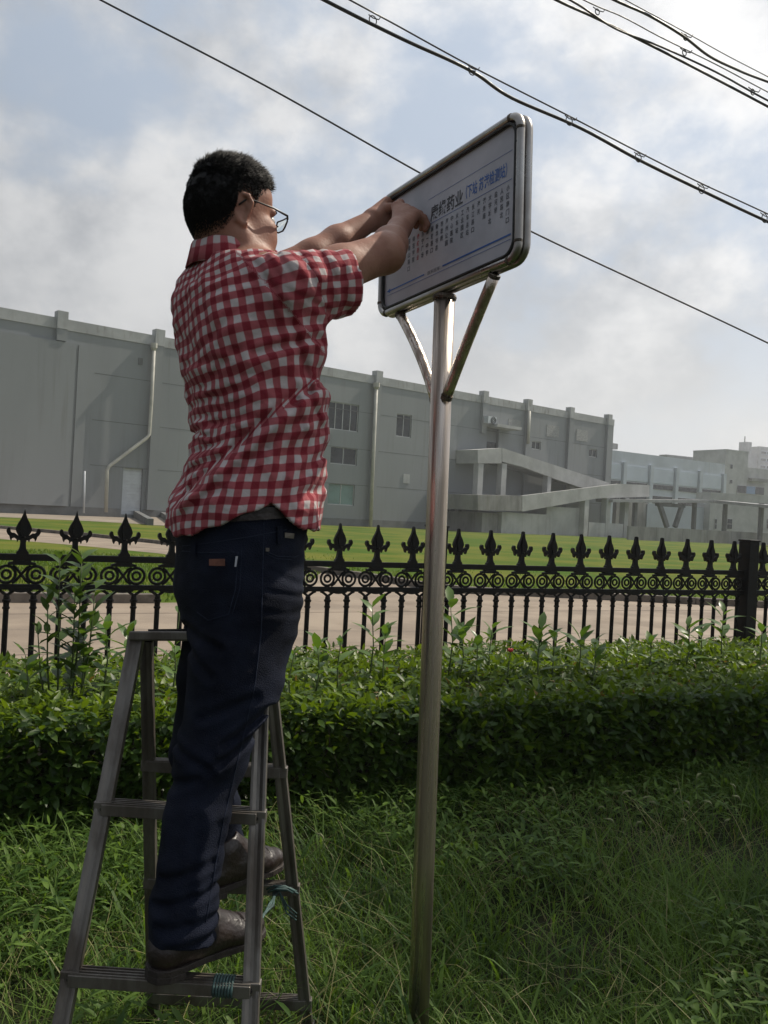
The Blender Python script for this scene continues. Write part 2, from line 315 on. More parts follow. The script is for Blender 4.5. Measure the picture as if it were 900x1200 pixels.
# ------------------------------------------------------------------ facade frame helper
class Fac:
    def __init__(s, pxa, da, pxb, db):
        a = pt(pxa, 600, da); b = pt(pxb, 600, db); s.o = Vector((a.x, a.y, 0)); s.d = Vector((b.x-a.x, b.y-a.y, 0)); s.len = s.d.length; s.d.normalize()
        s.n = Vector((s.d.y, -s.d.x, 0))
        if s.n.dot(-s.o) < 0: s.n = -s.n
    def uz(s, px, py, off=0.0):
        r = ray(px, py); o = Vector((0, 0, CAMH)); q = s.o+s.n*off
        t = (q-o).dot(s.n)/r.dot(s.n); p = o+r*t; return (p-s.o).dot(s.d), p.z
    def P(s, u, z, n): p = s.o+s.d*u+s.n*n; return (p.x, p.y, z)
    def hexa(s, mb, u0, u1, z0, z1, n0, n1):
        return mb.hexa([s.P(u0, z0, n1), s.P(u1, z0, n1), s.P(u1, z0, n0), s.P(u0, z0, n0), s.P(u0, z1, n1), s.P(u1, z1, n1), s.P(u1, z1, n0), s.P(u0, z1, n0)])
    def slab(s, mb, pts, n0, n1):
        """polygon in (u,z) extruded from n0 to n1"""
        k = len(pts); vs = [s.P(u, z, n0) for u, z in pts]+[s.P(u, z, n1) for u, z in pts]
        return mb.add(vs, [tuple(range(k))[::-1], tuple(range(k, 2*k))]+[(i, (i+1) % k, k+(i+1) % k, k+i) for i in range(k)])
    def wall(s, mb, u0, u1, z0, z1, holes, depth, n=0.0):
        us = sorted({u0, u1, *[h[0] for h in holes], *[h[1] for h in holes]}); zs = sorted({z0, z1, *[h[2] for h in holes], *[h[3] for h in holes]})
        for i in range(len(us)-1):
            for j in range(len(zs)-1):
                um = (us[i]+us[i+1])/2; zm = (zs[j]+zs[j+1])/2
                if any(h[0] < um < h[1] and h[2] < zm < h[3] for h in holes): continue
                mb.add([s.P(us[i], zs[j], n), s.P(us[i+1], zs[j], n), s.P(us[i+1], zs[j+1], n), s.P(us[i], zs[j+1], n)], [(0, 1, 2, 3)])
        for h in holes:
            a, b, c, d = h
            q = [s.P(a, c, n), s.P(b, c, n), s.P(b, d, n), s.P(a, d, n), s.P(a, c, n-depth), s.P(b, c, n-depth), s.P(b, d, n-depth), s.P(a, d, n-depth)]
            mb.add(q, [(0, 4, 5, 1), (1, 5, 6, 2), (2, 6, 7, 3), (3, 7, 4, 0), (4, 7, 6, 5)])
    def rect(s, px0, py0, px1, py1, off=0.0):
        ua, za = s.uz(px0, py1, off); ub, zb = s.uz(px1, py0, off); return (min(ua, ub), max(ua, ub), min(za, zb), max(za, zb))
    def window(s, parent, h, panes, glass, depth=0.25, n=0.0, fw=0.07, split=None):
        a, b, c, d = h; m = MB(); n0 = n-depth+0.03; n1 = n-depth+0.13
        s.hexa(m, a, b, c, c+fw, n0, n1); s.hexa(m, a, b, d-fw, d, n0, n1); s.hexa(m, a, a+fw, c+fw, d-fw, n0, n1); s.hexa(m, b-fw, b, c+fw, d-fw, n0, n1)
        for k in range(1, panes):
            u = a+(b-a)*k/panes; s.hexa(m, u-fw/2, u+fw/2, c+fw, d-fw, n0, n1-0.01)
        f = m.build('window', frame_m, parent)
        for k in range(panes):
            ua = a+(b-a)*k/panes+(fw if k == 0 else fw/2); ub = a+(b-a)*(k+1)/panes-(fw if k == panes-1 else fw/2)
            s.hexa(MB(), ua, ub, c+fw, d-fw, n0+0.02, n0+0.05+0.01*(k % 2)).build('pane', glass, f)
        return f
def H(f, parent, name, mat, *a, **kw): return f.hexa(MB(), *a).build(name, mat, parent, **kw)

# ------------------------------------------------------------------ main warehouse
F1 = Fac(0, 58.4, 716, 102.7); RZ = 13.33; GB = -0.24
wh = thing('warehouse', 'long grey rendered factory building with flat roof and pilasters, nearest beyond the lawn', 'building', F1.P(0, GB, 0))
U0 = -14.0; U1 = F1.uz(716, 560)[0]
winh = {'a': F1.rect(384, 475, 421, 502), 'b': F1.rect(387, 526, 419, 543), 'c': F1.rect(384, 568, 416, 591), 'd': F1.rect(464, 487, 483, 511), 'e': F1.rect(623, 518, 634, 526), 'f': F1.rect(690, 527, 700, 535)}
doorh = F1.rect(142, 549, 168, 598); doorh = (doorh[0], doorh[1], 0.0, doorh[3]); door2 = F1.rect(527, 580, 537, 613); door2 = (door2[0], door2[1], -0.1, door2[3])
balc = F1.rect(570, 503, 585, 526)
m = MB(); F1.wall(m, U0, U1, GB-0.3, RZ-0.75, list(winh.values())+[doorh, door2, balc], 0.35)
m.add([F1.P(U1, GB-.3, 0), F1.P(U1, GB-.3, -30), F1.P(U1, RZ, -30), F1.P(U1, RZ, 0)], [(0, 1, 2, 3)])
m.add([F1.P(U0, GB-.3, 0), F1.P(U0, GB-.3, -30), F1.P(U0, RZ, -30), F1.P(U0, RZ, 0)], [(3, 2, 1, 0)])
m.add([F1.P(U0, RZ-.4, 0), F1.P(U1, RZ-.4, 0), F1.P(U1, RZ-.4, -30), F1.P(U0, RZ-.4, -30)], [(0, 1, 2, 3)])
m.build('wall', wall_m, wh)
H(F1, wh, 'parapet', wall_lt, U0, U1, RZ-0.75, RZ, -0.3, 0.06)
H(F1, wh, 'plinth', plinth_m, U0, doorh[0]-0.1, GB-0.3, 0.42, 0.0, 0.08); H(F1, wh, 'plinth', plinth_m, doorh[1]+0.1, door2[0]-0.1, GB-0.3, 0.42, 0.0, 0.08); H(F1, wh, 'plinth', plinth_m, door2[1]+0.1, U1, GB-0.3, 0.42, 0.0, 0.08)
# thicker lower wall slab on the far left
us, zs = F1.uz(88, 402)
H(F1, wh, 'wall_slab', wall_m, U0, us, 0.42, F1.uz(0, 389)[1], 0.0, 0.28); H(F1, wh, 'wall_slab', wall_m, us+0.25, F1.uz(94, 500)[0]+0.3, 0.42, zs-0.1, 0.0, 0.12)
for px, full in ((66, 0), (181, 1), (440, 1), (566, 0), (618, 1), (668, 1), (713, 1)):
    u = F1.uz(px, 480)[0]; w = 0.34
    H(F1, wh, 'pilaster', wall_m, u-w, u+w, (0.42 if full else F1.uz(66, 399)[1]) if px != 566 else 9.6, RZ-0.75, 0.0, 0.34)
    H(F1, wh, 'pilaster_cap', wall_lt, u-w-.02, u+w+.02, RZ-0.75, RZ+0.45, -0.31, 0.38)
for k, pn, gl in (('a', 4, glass_d), ('b', 2, glass_d), ('c', 2, glass_g), ('d', 2, glass_d), ('e', 2, glass_d), ('f', 2, glass_d)): F1.window(wh, winh[k], pn, gl)
# roller shutter with slats
sh = H(F1, wh, 'roller_shutter', white_m, doorh[0], doorh[1], doorh[2], doorh[3], -0.34, -0.26)
nsl = 14
for i in range(nsl):
    z0 = doorh[2]+(doorh[3]-doorh[2])*i/nsl; F1.hexa(MB(), doorh[0], doorh[1], z0+.02, z0+(doorh[3]-doorh[2])/nsl-.03, -0.26, -0.22).build('slat', white_m, sh)
H(F1, wh, 'door', glass_d, door2[0]+.12, door2[1]-.12, door2[2], door2[3]-.12, -0.34, -0.28); 
H(F1, wh, 'door_frame', frame_m, door2[0], door2[0]+.12, door2[2], door2[3], -0.34, -0.2); H(F1, wh, 'door_frame', frame_m, door2[1]-.12, door2[1], door2[2], door2[3], -0.34, -0.2)
for r_ in ((595, 493, 610, 503), (640, 500, 655, 511), (675, 505, 689, 516)):
    q = F1.rect(*r_); H(F1, wh, 'blanked_window', pmat('paler_infill', (0.29, 0.295, 0.29), .9), q[0], q[1], q[2], q[3], 0.0, 0.04)
q = F1.rect(162, 420, 167, 427); H(F1, wh, 'vent', plinth_m, *q, 0.0, 0.08)
q = F1.rect(472, 556, 480, 566); H(F1, wh, 'vent', wall_lt, *q, 0.0, 0.05)
def pipe(pts, r, parent=wh, f=F1, n=0.42, mat=pipe_m, name='downpipe'):
    P = [Vector(f.P(*f.uz(x, y), n)) for x, y in pts]; MB().tube(P, r, 8).build(name, mat, parent, smooth=True)
pipe([(177, 408), (174, 470), (171.5, 509), (169, 513), (125, 546), (122, 551), (121, 600)], 0.13, n=0.5)
m = MB(); a = Vector(F1.P(*F1.uz(177, 407), 0.5)); m.lathe([(0.14, -0.3), (0.25, -0.1), (0.25, 0.25)], a, 8); m.build('rain_hopper', pipe_m, wh)
pipe([(437, 452), (433.5, 530), (430, 617)], 0.16, n=0.5); a = Vector(F1.P(*F1.uz(437, 453), 0.5)); MB().lathe([(0.16, -0.3), (0.3, -0.1), (0.3, 0.3)], a, 8).build('rain_hopper', pipe_m, wh)
pipe([(616, 482), (614.5, 520)], 0.16, n=0.5); pipe([(96, 552), (95, 601)], 0.07, n=0.5, mat=white_m); pipe([(614, 560), (613, 600)], 0.14, n=0.2)
# faint horizontal construction joints as shallow ribs
for z in (3.4, 6.6, 9.9): H(F1, wh, 'wall_joint', plinth_m, us+1.5, U1, z, z+0.05, -0.01, 0.006)
# balcony opening, AC shelf
H(F1, wh, 'balcony_floor', conc_lt, balc[0]-.3, balc[1]+1.6, *[F1.uz(585, 503)[1]+k for k in (0.0, 0.3)], 0.0, 1.6)
H(F1, wh, 'balcony_shade_panel', glass_d, balc[0]+.05, balc[1]-.05, balc[2]+.02, F1.uz(578, 518)[1], -0.33, -0.25)  # dark panel stands in for the shade inside the balcony opening
q = F1.rect(571, 489, 581, 499, 1.0)
ac = F1.hexa(MB(), q[0], q[1], F1.uz(585, 503)[1]+.32, q[3], 0.5, 1.1).build('air_conditioner', white_m); tag(ac, 'white outdoor air conditioner box on the high concrete shelf of the warehouse', 'air conditioner')
cc_ = Vector(F1.P((q[0]+q[1])/2+.15, (q[2]+q[3])/2+.1, 1.12)); 
fg = MB(); [fg.torus(cc_-ac.location, F1.d, Vector((0, 0, 1)), r0, 0.03, 14, 5) for r0 in (0.12, 0.25, 0.36)]
fo = fg.build('fan_grille', glass_d, ac, world=False)
# loading ramp in front of the shutter
rp = [gp(139, 597), gp(171, 597.5), gp(206, 617), gp(176, 616)]
zt = [0.16, 0.16, -0.2, -0.2]
m = MB(); m.add([(p.x, p.y, z) for p, z in zip(rp, zt)]+[(p.x, p.y, -0.5) for p in rp], [(0, 1, 2, 3), (3, 2, 6, 7), (0, 3, 7, 4), (2, 1, 5, 6)])
o = m.build('loading_ramp', apron_m); tag(o, 'pale concrete ramp leading down from the white roller shutter', 'ramp')
for a, b, nm in ((0, 3, 1), (1, 2, 2)):
    MB().beam(Vector((rp[a].x, rp[a].y, 0.45)), Vector((rp[b].x, rp[b].y, -0.1)), 0.5, 0.35).build('ramp_kerb', plinth_m, o)

# ------------------------------------------------------------------ external stair and canopy in front of the warehouse
st = thing('external_staircase', 'two-flight concrete staircase with solid sloping parapets on the warehouse end', 'staircase', F1.P(F1.uz(600, 600)[0], GB, 3))
def S(px, py, off): return F1.uz(px, py, off)
n_hi, n_lo = 3.0, 6.0
F1.slab(MB(), [S(560, 527, n_hi), S(588, 525, n_hi), S(588, 543, n_hi), S(560, 543, n_hi)], 0.1, n_hi).build('upper_landing', conc_lt, st)
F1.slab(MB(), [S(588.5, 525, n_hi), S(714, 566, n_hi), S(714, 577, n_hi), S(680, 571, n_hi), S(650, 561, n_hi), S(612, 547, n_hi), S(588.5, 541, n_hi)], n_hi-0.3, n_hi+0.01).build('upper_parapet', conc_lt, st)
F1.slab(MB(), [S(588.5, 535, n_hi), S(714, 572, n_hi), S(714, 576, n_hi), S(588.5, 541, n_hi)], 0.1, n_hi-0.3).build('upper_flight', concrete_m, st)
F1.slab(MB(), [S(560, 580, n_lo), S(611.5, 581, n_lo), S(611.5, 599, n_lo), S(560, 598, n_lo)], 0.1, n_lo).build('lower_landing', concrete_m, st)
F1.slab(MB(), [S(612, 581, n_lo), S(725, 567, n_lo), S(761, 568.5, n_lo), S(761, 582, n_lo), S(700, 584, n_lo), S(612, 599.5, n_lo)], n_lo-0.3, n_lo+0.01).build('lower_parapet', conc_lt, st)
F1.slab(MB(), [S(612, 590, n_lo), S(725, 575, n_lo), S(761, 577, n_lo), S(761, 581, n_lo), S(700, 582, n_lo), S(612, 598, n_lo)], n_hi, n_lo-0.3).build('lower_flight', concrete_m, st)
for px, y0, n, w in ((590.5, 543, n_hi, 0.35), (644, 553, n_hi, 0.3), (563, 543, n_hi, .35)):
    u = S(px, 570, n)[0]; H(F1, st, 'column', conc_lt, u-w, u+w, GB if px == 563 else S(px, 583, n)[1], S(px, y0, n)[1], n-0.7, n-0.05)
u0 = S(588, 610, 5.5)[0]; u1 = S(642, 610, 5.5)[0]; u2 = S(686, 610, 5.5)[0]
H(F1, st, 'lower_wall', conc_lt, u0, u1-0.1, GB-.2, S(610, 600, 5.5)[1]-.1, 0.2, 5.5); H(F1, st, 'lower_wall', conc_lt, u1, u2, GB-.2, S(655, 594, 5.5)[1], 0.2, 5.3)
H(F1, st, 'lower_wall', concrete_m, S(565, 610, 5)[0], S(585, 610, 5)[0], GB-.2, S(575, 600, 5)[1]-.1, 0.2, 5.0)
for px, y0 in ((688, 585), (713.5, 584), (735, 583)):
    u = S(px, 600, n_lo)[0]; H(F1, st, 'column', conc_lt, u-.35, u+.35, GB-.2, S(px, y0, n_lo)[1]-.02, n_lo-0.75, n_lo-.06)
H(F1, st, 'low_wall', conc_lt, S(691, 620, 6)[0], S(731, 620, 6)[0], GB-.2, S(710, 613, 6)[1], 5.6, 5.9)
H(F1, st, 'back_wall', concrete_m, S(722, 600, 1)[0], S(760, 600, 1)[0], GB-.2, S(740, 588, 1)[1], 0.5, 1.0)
# low boundary wall and canopy going right
F2 = Fac(738, 84, 900, 96)
bw = thing('boundary_wall', 'low stained concrete wall at the far edge of the lawn on the right', 'wall', F2.P(0, GB, 0))
ue = F2.uz(980, 630)[0]; nb = 9
for i in range(nb):
    H(F2, bw, 'wall_panel', concrete_m, ue*i/nb+.02, ue*(i+1)/nb-.02, GB-.2, F2.uz(760, 617.5)[1]+random.uniform(-.02, .02), -0.25, 0.0)
F3 = Fac(718, 92, 837, 100); F3b = Fac(837, 100, 900, 92)
cn = thing('walkway_canopy', 'long flat grey walkway canopy on thin posts beside the staircase', 'canopy', F3.P(0, GB, 0))
F3.slab(MB(), [F3.uz(718, 585), F3.uz(837, 586), F3.uz(837, 589.5), F3.uz(718, 588.5)], -2.5, 0).build('canopy_roof', metal_gr, cn)
F3b.slab(MB(), [F3b.uz(837, 586), F3b.uz(960, 597.5), F3b.uz(960, 601), F3b.uz(837, 589.5)], -2.5, 0).build('canopy_roof', metal_gr, cn)
for f, px in ((F3, 822), (F3b, 841), (F3b, 883), (F3, 752)):
    u = f.uz(px, 600)[0]; H(f, cn, 'post', plinth_m, u-.18, u+.18, GB, f.uz(px, 588.7)[1]-.05, -1.2, -.8)
for a, b in (((777, 591), (786, 618)), ((804, 591), (795, 618))):
    MB().beam(F3.P(*F3.uz(*a), -.5), F3.P(*F3.uz(*b), -.5), 0.45, 0.4, F3.d).build('v_strut', plinth_m, cn)
H(F3, cn, 'beam', plinth_m, F3.uz(775, 592)[0], F3.uz(806, 592)[0], F3.uz(790, 594)[1], F3.uz(790, 590)[1], -.9, -.3)

# ------------------------------------------------------------------ pale blue hall, block building, tower
F4 = Fac(700, 128, 849, 146)
hb = thing('blue_grey_hall', 'pale blue-grey industrial hall with wide bays behind the warehouse corner', 'building', F4.P(0, GB, 0))
ht = F4.uz(714.5, 527)[1]; lh = F4.uz(849, 560)[0]
H(F4, hb, 'wall', bluewall, 0, lh, GB-.3, ht, -20, 0)
bays = [700, 729.5, 761, 791, 819, 847]
pz = F4.uz(714, 543)[1]; p1 = F4.uz(714, 561)[1]; p2 = F4.uz(740, 571)[1]
for i, px in enumerate(bays):
    u = F4.uz(px, 560)[0]; H(F4, hb, 'pilaster', bluewall, u-.35, u+.35, GB-.3, ht-1.6, 0.0, 0.5)
    if i+1 < len(bays):
        v = F4.uz(bays[i+1], 560)[0]; H(F4, hb, 'bay_panel', bluepan, u+.5, v-.5, p1, pz, 0.0, 0.15)
        z_ = p1-0.15
        f_ = H(F4, hb, 'window', frame_m, u+.45, v-.45, z_-0.85, z_, 0.0, 0.1); H(F4, f_, 'pane', glass_d, u+.6, (u+v)/2-.04, z_-.78, z_-.07, 0.1, .14); H(F4, f_, 'pane', glass_d, (u+v)/2+.04, v-.6, z_-.78, z_-.07, 0.1, .14)
        z_ = p1-1.9
        f_ = H(F4, hb, 'window', frame_m, u+.45, v-.45, z_-1.3, z_, 0.0, 0.1); H(F4, f_, 'pane', glass_d, u+.6, (u+v)/2-.04, z_-1.22, z_-.07, 0.1, .14); H(F4, f_, 'pane', glass_d, (u+v)/2+.04, v-.6, z_-1.22, z_-.07, 0.1, .14)
F5 = Fac(716, 134, 748, 138); 
rs = thing('rooftop_slab', 'flat concrete roof house slab above the pale blue hall by the warehouse corner', 'roof structure', F5.P(0, ht, -4))
H(F5, rs, 'slab', concrete_m, -1, F5.uz(748, 520)[0], F5.uz(740, 525)[1], F5.uz(725, 516)[1], -6, -3.9); 
for u in (0.5, 2.2, 3.6): H(F5, rs, 'leg', concrete_m, u-.15, u+.15, ht-.5, F5.uz(740, 525)[1], -4.6, -4.2)
F6 = Fac(850, 165, 905, 171)
bc = thing('far_office_block', 'grey concrete office block with small windows at the far right', 'building', F6.P(0, GB, 0))
z6 = F6.uz(850, 528)[1]; ua, ub, uc = F6.uz(850, 550)[0], F6.uz(876, 550)[0], F6.uz(980, 550)[0]
H(F6, bc, 'wall', conc_lt, ua, ub, GB-.3, z6, -8, 0); H(F6, bc, 'wall', conc_lt, ub+.01, uc, GB-.3, F6.uz(890, 549)[1], -14, -0.3)
H(F6, bc, 'roof', metal_gr, F6.uz(781, 540, -12)[0], F6.uz(831, 540, -12)[0], F6.uz(800, 545, -12)[1], F6.uz(800, 534.5, -12)[1], -14, -12)
H(F6, bc, 'parapet', wall_lt, ua-.05, ub+.05, z6, z6+.3, -8, .1)
for r_ in ((855, 544, 858.5, 549.5), (854.5, 562, 858, 567)):
    q = F6.rect(*r_); f_ = H(F6, bc, 'window', frame_m, *q, 0, .1); H(F6, f_, 'pane', glass_d, q[0]+.08, q[1]-.08, q[2]+.08, q[3]-.08, .1, .15)
q = F6.rect(863, 571, 895, 578); f_ = H(F6, bc, 'window', frame_m, *q, 0.0, .12); w3 = (q[1]-q[0])/3
for i in range(3): H(F6, f_, 'pane', pmat('blue_glass', (0.12, 0.22, 0.40), .2) if i == 1 else glass_d, q[0]+w3*i+.05, q[0]+w3*(i+1)-.05, q[2]+.08, q[3]-.08, .12, .16)
q = F6.rect(877, 562, 898, 563.5); H(F6, bc, 'ledge', concrete_m, *q, 0, .8)
F7 = Fac(832, 108, 905, 112)
lb = thing('low_annex', 'low plain annex with small square windows behind the walkway canopy', 'building', F7.P(0, GB, 0))
u0 = F7.uz(832, 600)[0]; u1 = F7.uz(990, 600)[0]; z7 = F7.uz(850, 578)[1]
H(F7, lb, 'wall', conc_lt, u0, u1, GB-.3, z7, -2.5, 0); H(F7, lb, 'wall', bluewall, F7.uz(765, 600)[0], u0-.01, GB-.3, F7.uz(800, 593, -1)[1], -2.5, -1)
for x0, x1 in ((836.5, 840), (851, 858), (898, 904)):
    q = F7.rect(x0, 608, x1, 620); f_ = H(F7, lb, 'window', frame_m, *q, 0, .08); zm = (q[2]+q[3])/2
    H(F7, f_, 'pane', glass_d, q[0]+.07, q[1]-.07, q[2]+.06, zm-.03, .08, .12); H(F7, f_, 'pane', glass_d, q[0]+.07, q[1]-.07, zm+.03, q[3]-.06, .08, .12)
q = F7.rect(825, 608, 831, 620, -1); f_ = H(F7, lb, 'window', frame_m, *q, -1, -.9); H(F7, f_, 'pane', glass_d, q[0]+.07, q[1]-.07, q[2]+.06, q[3]-.06, -.9, -.86)
F8 = Fac(886, 420, 930, 430)
tw = thing('distant_tower', 'pale hazy multi-storey tower with banded floors at the far right edge', 'building', F8.P(0, GB, 0))
u1 = F8.uz(960, 530)[0]; zt8 = F8.uz(890, 523)[1]
H(F8, tw, 'wall', conc_lt, 0, u1, GB, zt8, -6, 0)
for i in range(7):
    z_ = zt8-2.0-i*3.4
    if z_ > 3: f_ = H(F8, tw, 'window', bluewall, 1.0, u1-1, z_-1.8, z_, 0, .2); [H(F8, f_, 'pane', glass_d, 1+k*4, 4.2+k*4, z_-1.5, z_-.3, .2, .3) for k in range(7)]
ua = F8.uz(875, 530)[0]; ub = F8.uz(880.5, 530)[0]
H(F8, tw, 'stair_tower', conc_lt, ua, ub, GB, F8.uz(878, 518)[1], -5, 0); H(F8, tw, 'wall', conc_lt, ub+.01, -.01, GB, F8.uz(880, 531)[1], -6, -1)
MB().tube([F8.P((ua+ub)/2, F8.uz(878, 518)[1], -3), F8.P((ua+ub)/2, F8.uz(878, 511)[1], -3)], .3, 6).build('mast', plinth_m, tw)

# ------------------------------------------------------------------ overhead wires
def wire(px, d0, d1, r, label, extra=0, sag=0.0):
    n = len(px); P = []
    for i, (x, y) in enumerate(px): P.append(pt(x, y, d0+(d1-d0)*i/(n-1)))
    dens = []
    for i in range(n-1):
        for k in range(8): 
            t = k/8; a = P[max(i-1, 0)]; b = P[i]; c = P[i+1]; e = P[min(i+2, n-1)]
            dens.append(0.5*((2*b)+(c-a)*t+(2*a-5*b+4*c-e)*t*t+(3*b-a-3*c+e)*t**3))
    dens.append(P[-1]); o = MB().tube(dens, r, 6).build('overhead_wire', cable_m, smooth=True); tag(o, label, 'wire'); return dens
wire([(-60, -95), (118, 0), (310, 100), (500, 207), (620, 270), (760, 336), (900, 402), (1100, 500)], 9.5, 12.5, 0.012, 'single thin black wire passing behind the head of the sign, lowest of all')
thick = [(250, -70), (380, 0), (470, 45), (530, 72), (560, 88), (600, 115), (680, 150), (750, 188), (830, 227), (900, 260), (1100, 352)]
thin = [(280, -70), (410, 0), (460, 27), (553, 78), (667, 136), (748, 178), (822, 215), (896, 249), (1100, 345)]
wire(thick, 7.0, 9.5, 0.017, 'thickest sagging black cable of the pair just above the sign')
wire(thin, 7.0, 9.5, 0.008, 'thin straight support wire directly above the thickest cable')
wire([(560, -48), (652, 0), (700, 22), (770, 57), (830, 88), (900, 125), (1050, 205)], 7.5, 9.5, 0.013, 'lower black cable of the middle bundle at the top right')
wire([(570, -48), (668, 0), (720, 33), (775, 55), (840, 85), (900, 118), (1050, 197)], 7.5, 9.5, 0.010, 'upper black cable of the middle bundle at the top right')
wire([(580, -55), (684, 0), (730, 20), (775, 44), (840, 76), (900, 108), (1050, 186)], 7.5, 9.5, 0.006, 'thin support wire of the middle bundle at the top right')
wire([(640, -40), (720, 0), (760, 18), (800, 42), (830, 65), (860, 80), (900, 96), (1050, 150)], 7.5, 9.5, 0.013, 'dark cable nearest the top right corner, with a sharp sag')
wire([(650, -45), (733, 0), (800, 36), (850, 64), (900, 90), (1050, 168)], 7.5, 9.5, 0.005, 'thinnest wire in the top right corner, above the sagging cable')
def clip(x, y, d, dy, label):
    c = pt(x, y, d); m = MB(); r = dy/2*d/FPX*1.15; cc = pt(x, y+dy*.3, d)
    m.torus(cc, Vector((0.75, 0.5, 0)).normalized(), Vector((0, 0, 1)), r, 0.005, 14, 5); a = pt(x-5, y-4, d); b = pt(x+7, y+2, d); m.tube([a, c, b, pt(x+9, y-1, d)], 0.005, 5)
    o = m.build('cable_clip', cable_m, smooth=True); tag(o, label, 'clip', 'wire hangers tying the cables together')
for i, (x, y, d) in enumerate(((437, 20, 7.5), (553, 79, 7.9), (667, 138, 8.2), (748, 181, 8.4), (822, 218, 8.7), (896, 252, 9.0))):
    clip(x, y+1, d, 9, ['wire hanger loop on the thick cable, nearest the top edge', 'wire hanger on the thick cable above the sign, left of its corner', 'wire hanger loop just right of the sign on the thick cable', 'second wire hanger loop right of the sign on the thick cable', 'third wire hanger loop right of the sign on the thick cable', 'wire hanger loop on the thick cable at the right picture edge'][i])
for i, (x, y) in enumerate(((700, 12), (802, 60), (882, 106), (803, 42))): clip(x, y, 8.4, 6, ['wire hanger on the middle bundle near the top edge', 'wire hanger at mid length of the middle bundle', 'wire hanger of the middle bundle near the right edge', 'wire hanger on the sagging corner cable'][i])

# ------------------------------------------------------------------ summer haze over the whole site
hz = MB().box((-260, -60, -1.6), (420, 470, 44)).build('haze', None, kind='stuff')
hm = bpy.data.materials.new('haze_air'); hm.use_nodes = True; t = hm.node_tree; t.nodes.clear(); o_ = N(t, 'ShaderNodeOutputMaterial'); pv = N(t, 'ShaderNodeVolumePrincipled'); pv.inputs['Color'].default_value = (0.93, 0.96, 1.0, 1); pv.inputs['Density'].default_value = 0.0008; pv.inputs['Anisotropy'].default_value = 0.3; t.links.new(pv.outputs[0], o_.inputs['Volume']); hz.data.materials.append(hm)

# ------------------------------------------------------------------ cast iron fence
fence = thing('iron_fence', 'black cast iron fence with fleur-de-lis spearheads and a band of rings behind the hedge', 'fence', tuple(FO))
RT = 0.99; UZ = Vector((0, 0, 1))
def fpos(s, z=0.0, n=0.0): return FO+FD*s+FN*n+Vector((0, 0, z))
def mesh_of(mb, name, mat, bev=0):
    me = bpy.data.meshes.new(name); me.from_pydata(mb.v, [], mb.f); me.materials.append(mat); return me
def mirror(p): return p+[(-x, z) for x, z in p[::-1] if abs(x) > 1e-6]
# finial: flat cast spear with two curled barbs, drawn in the local frame (x along the fence)
ex, ey = FD, FN
spear = mirror([(0, .243), (.007, .215), (.016, .19), (.030, .165), (.038, .145), (.041, .132), (.036, .115), (.026, .098), (.017, .088)])
mb_ = MB(); mb_.prism(spear, (0, 0, 0), ex, UZ, ey, .024)
mb_.prism(mirror([(0, .24), (.006, .205), (.018, .15), (.010, .1), (0, .09)]), (0, 0, 0), ex, UZ, ey, .040)
for sgn in (-1, 1):
    barb = [(.012, .088), (.030, .100), (.046, .112), (.058, .112), (.064, .118), (.068, .136), (.076, .140), (.084, .132), (.086, .118), (.080, .104), (.070, .094), (.066, .078), (.060, .068), (.056, .082), (.046, .086), (.034, .078), (.030, .062), (.024, .074), (.014, .072)]
    mb_.prism([(x*sgn, z) for x, z in (barb if sgn > 0 else barb)], (0, 0, 0), ex, UZ, ey, .026)
mb_.prism(mirror([(0, .092), (.017, .090), (.014, .06), (.016, .035), (.022, .018), (.030, .010), (.032, -.002), (0, -.002)]), (0, 0, 0), ex, UZ, ey, .030)
mb_.lathe([(0.018, 0.086), (.021, .091), (.018, .096)], (0, 0, 0), 8)
fin_me = mesh_of(mb_, 'finial', iron)
mb_ = MB(); mb_.prism([(-.070, -.060), (.070, -.060), (.070, -.048), (.045, -.042), (.045, -.036), (-.045, -.036), (-.045, -.042), (-.070, -.048)], (0, 0, 0), ex, UZ, ey, .034); plate_me = mesh_of(mb_, 'finial_plate', iron)
mb_ = MB(); mb_.torus((0, 0, 0), ex, UZ, .0455, .0082, 24, 6); ring_me = mesh_of(mb_, 'ring', iron)
mb_ = MB(); mb_.torus((0, 0, 0), ex, UZ, .0215, .0075, 18, 6); ring2_me = mesh_of(mb_, 'inner_ring', iron)
mb_ = MB()
for sgn in (-1, 1): mb_.tube([ex*(sgn*.046)-UZ*.047, ex*(sgn*.026)-UZ*.034, ex*(-sgn*.026)+UZ*.034, ex*(-sgn*.046)+UZ*.047], .0078, 6)
cross_me = mesh_of(mb_, 'crossing_arcs', iron)
# picket with collar, forked head and scallop
mb_ = MB(); zb = 0.10-RT
mb_.lathe([(.015, zb), (.015, -.300), (.020, -.296), (.020, -.288), (.016, -.284), (.0165, -.262), (.022, -.258), (.023, -.248), (.017, -.243), (.016, -.228), (.012, -.222)], (0, 0, 0), 10)
for sgn in (-1, 1): mb_.tube([(0, 0, -.226), ex*(sgn*.012)+UZ*-.216, ex*(sgn*.034)+UZ*-.200, ex*(sgn*.050)+UZ*-.194], .0085, 6)
pick_me = mesh_of(mb_, 'picket', iron)
mb_ = MB()
mb_.prism([(.046*math.cos(a), .017*math.sin(a)) for a in np.linspace(math.pi, 2*math.pi, 9)], UZ*-.192, ex, UZ, ey, .028)
for sgn in (-1, 1): mb_.prism([(sgn*.046+.016*math.cos(a), .012*math.sin(a)) for a in np.linspace(math.pi, 2*math.pi, 7)], UZ*-.192, ex, UZ, ey, .026)
scal_me = mesh_of(mb_, 'scallop', iron)
for me in (fin_me, ring_me, ring2_me, pick_me, cross_me, scal_me): pass
def fput(me, s, z, name, n=0.0):
    o = bpy.data.objects.new(name, me); o.parent = fence; o.location = fpos(s, z, n)-fence.location; C.objects.link(o); return o
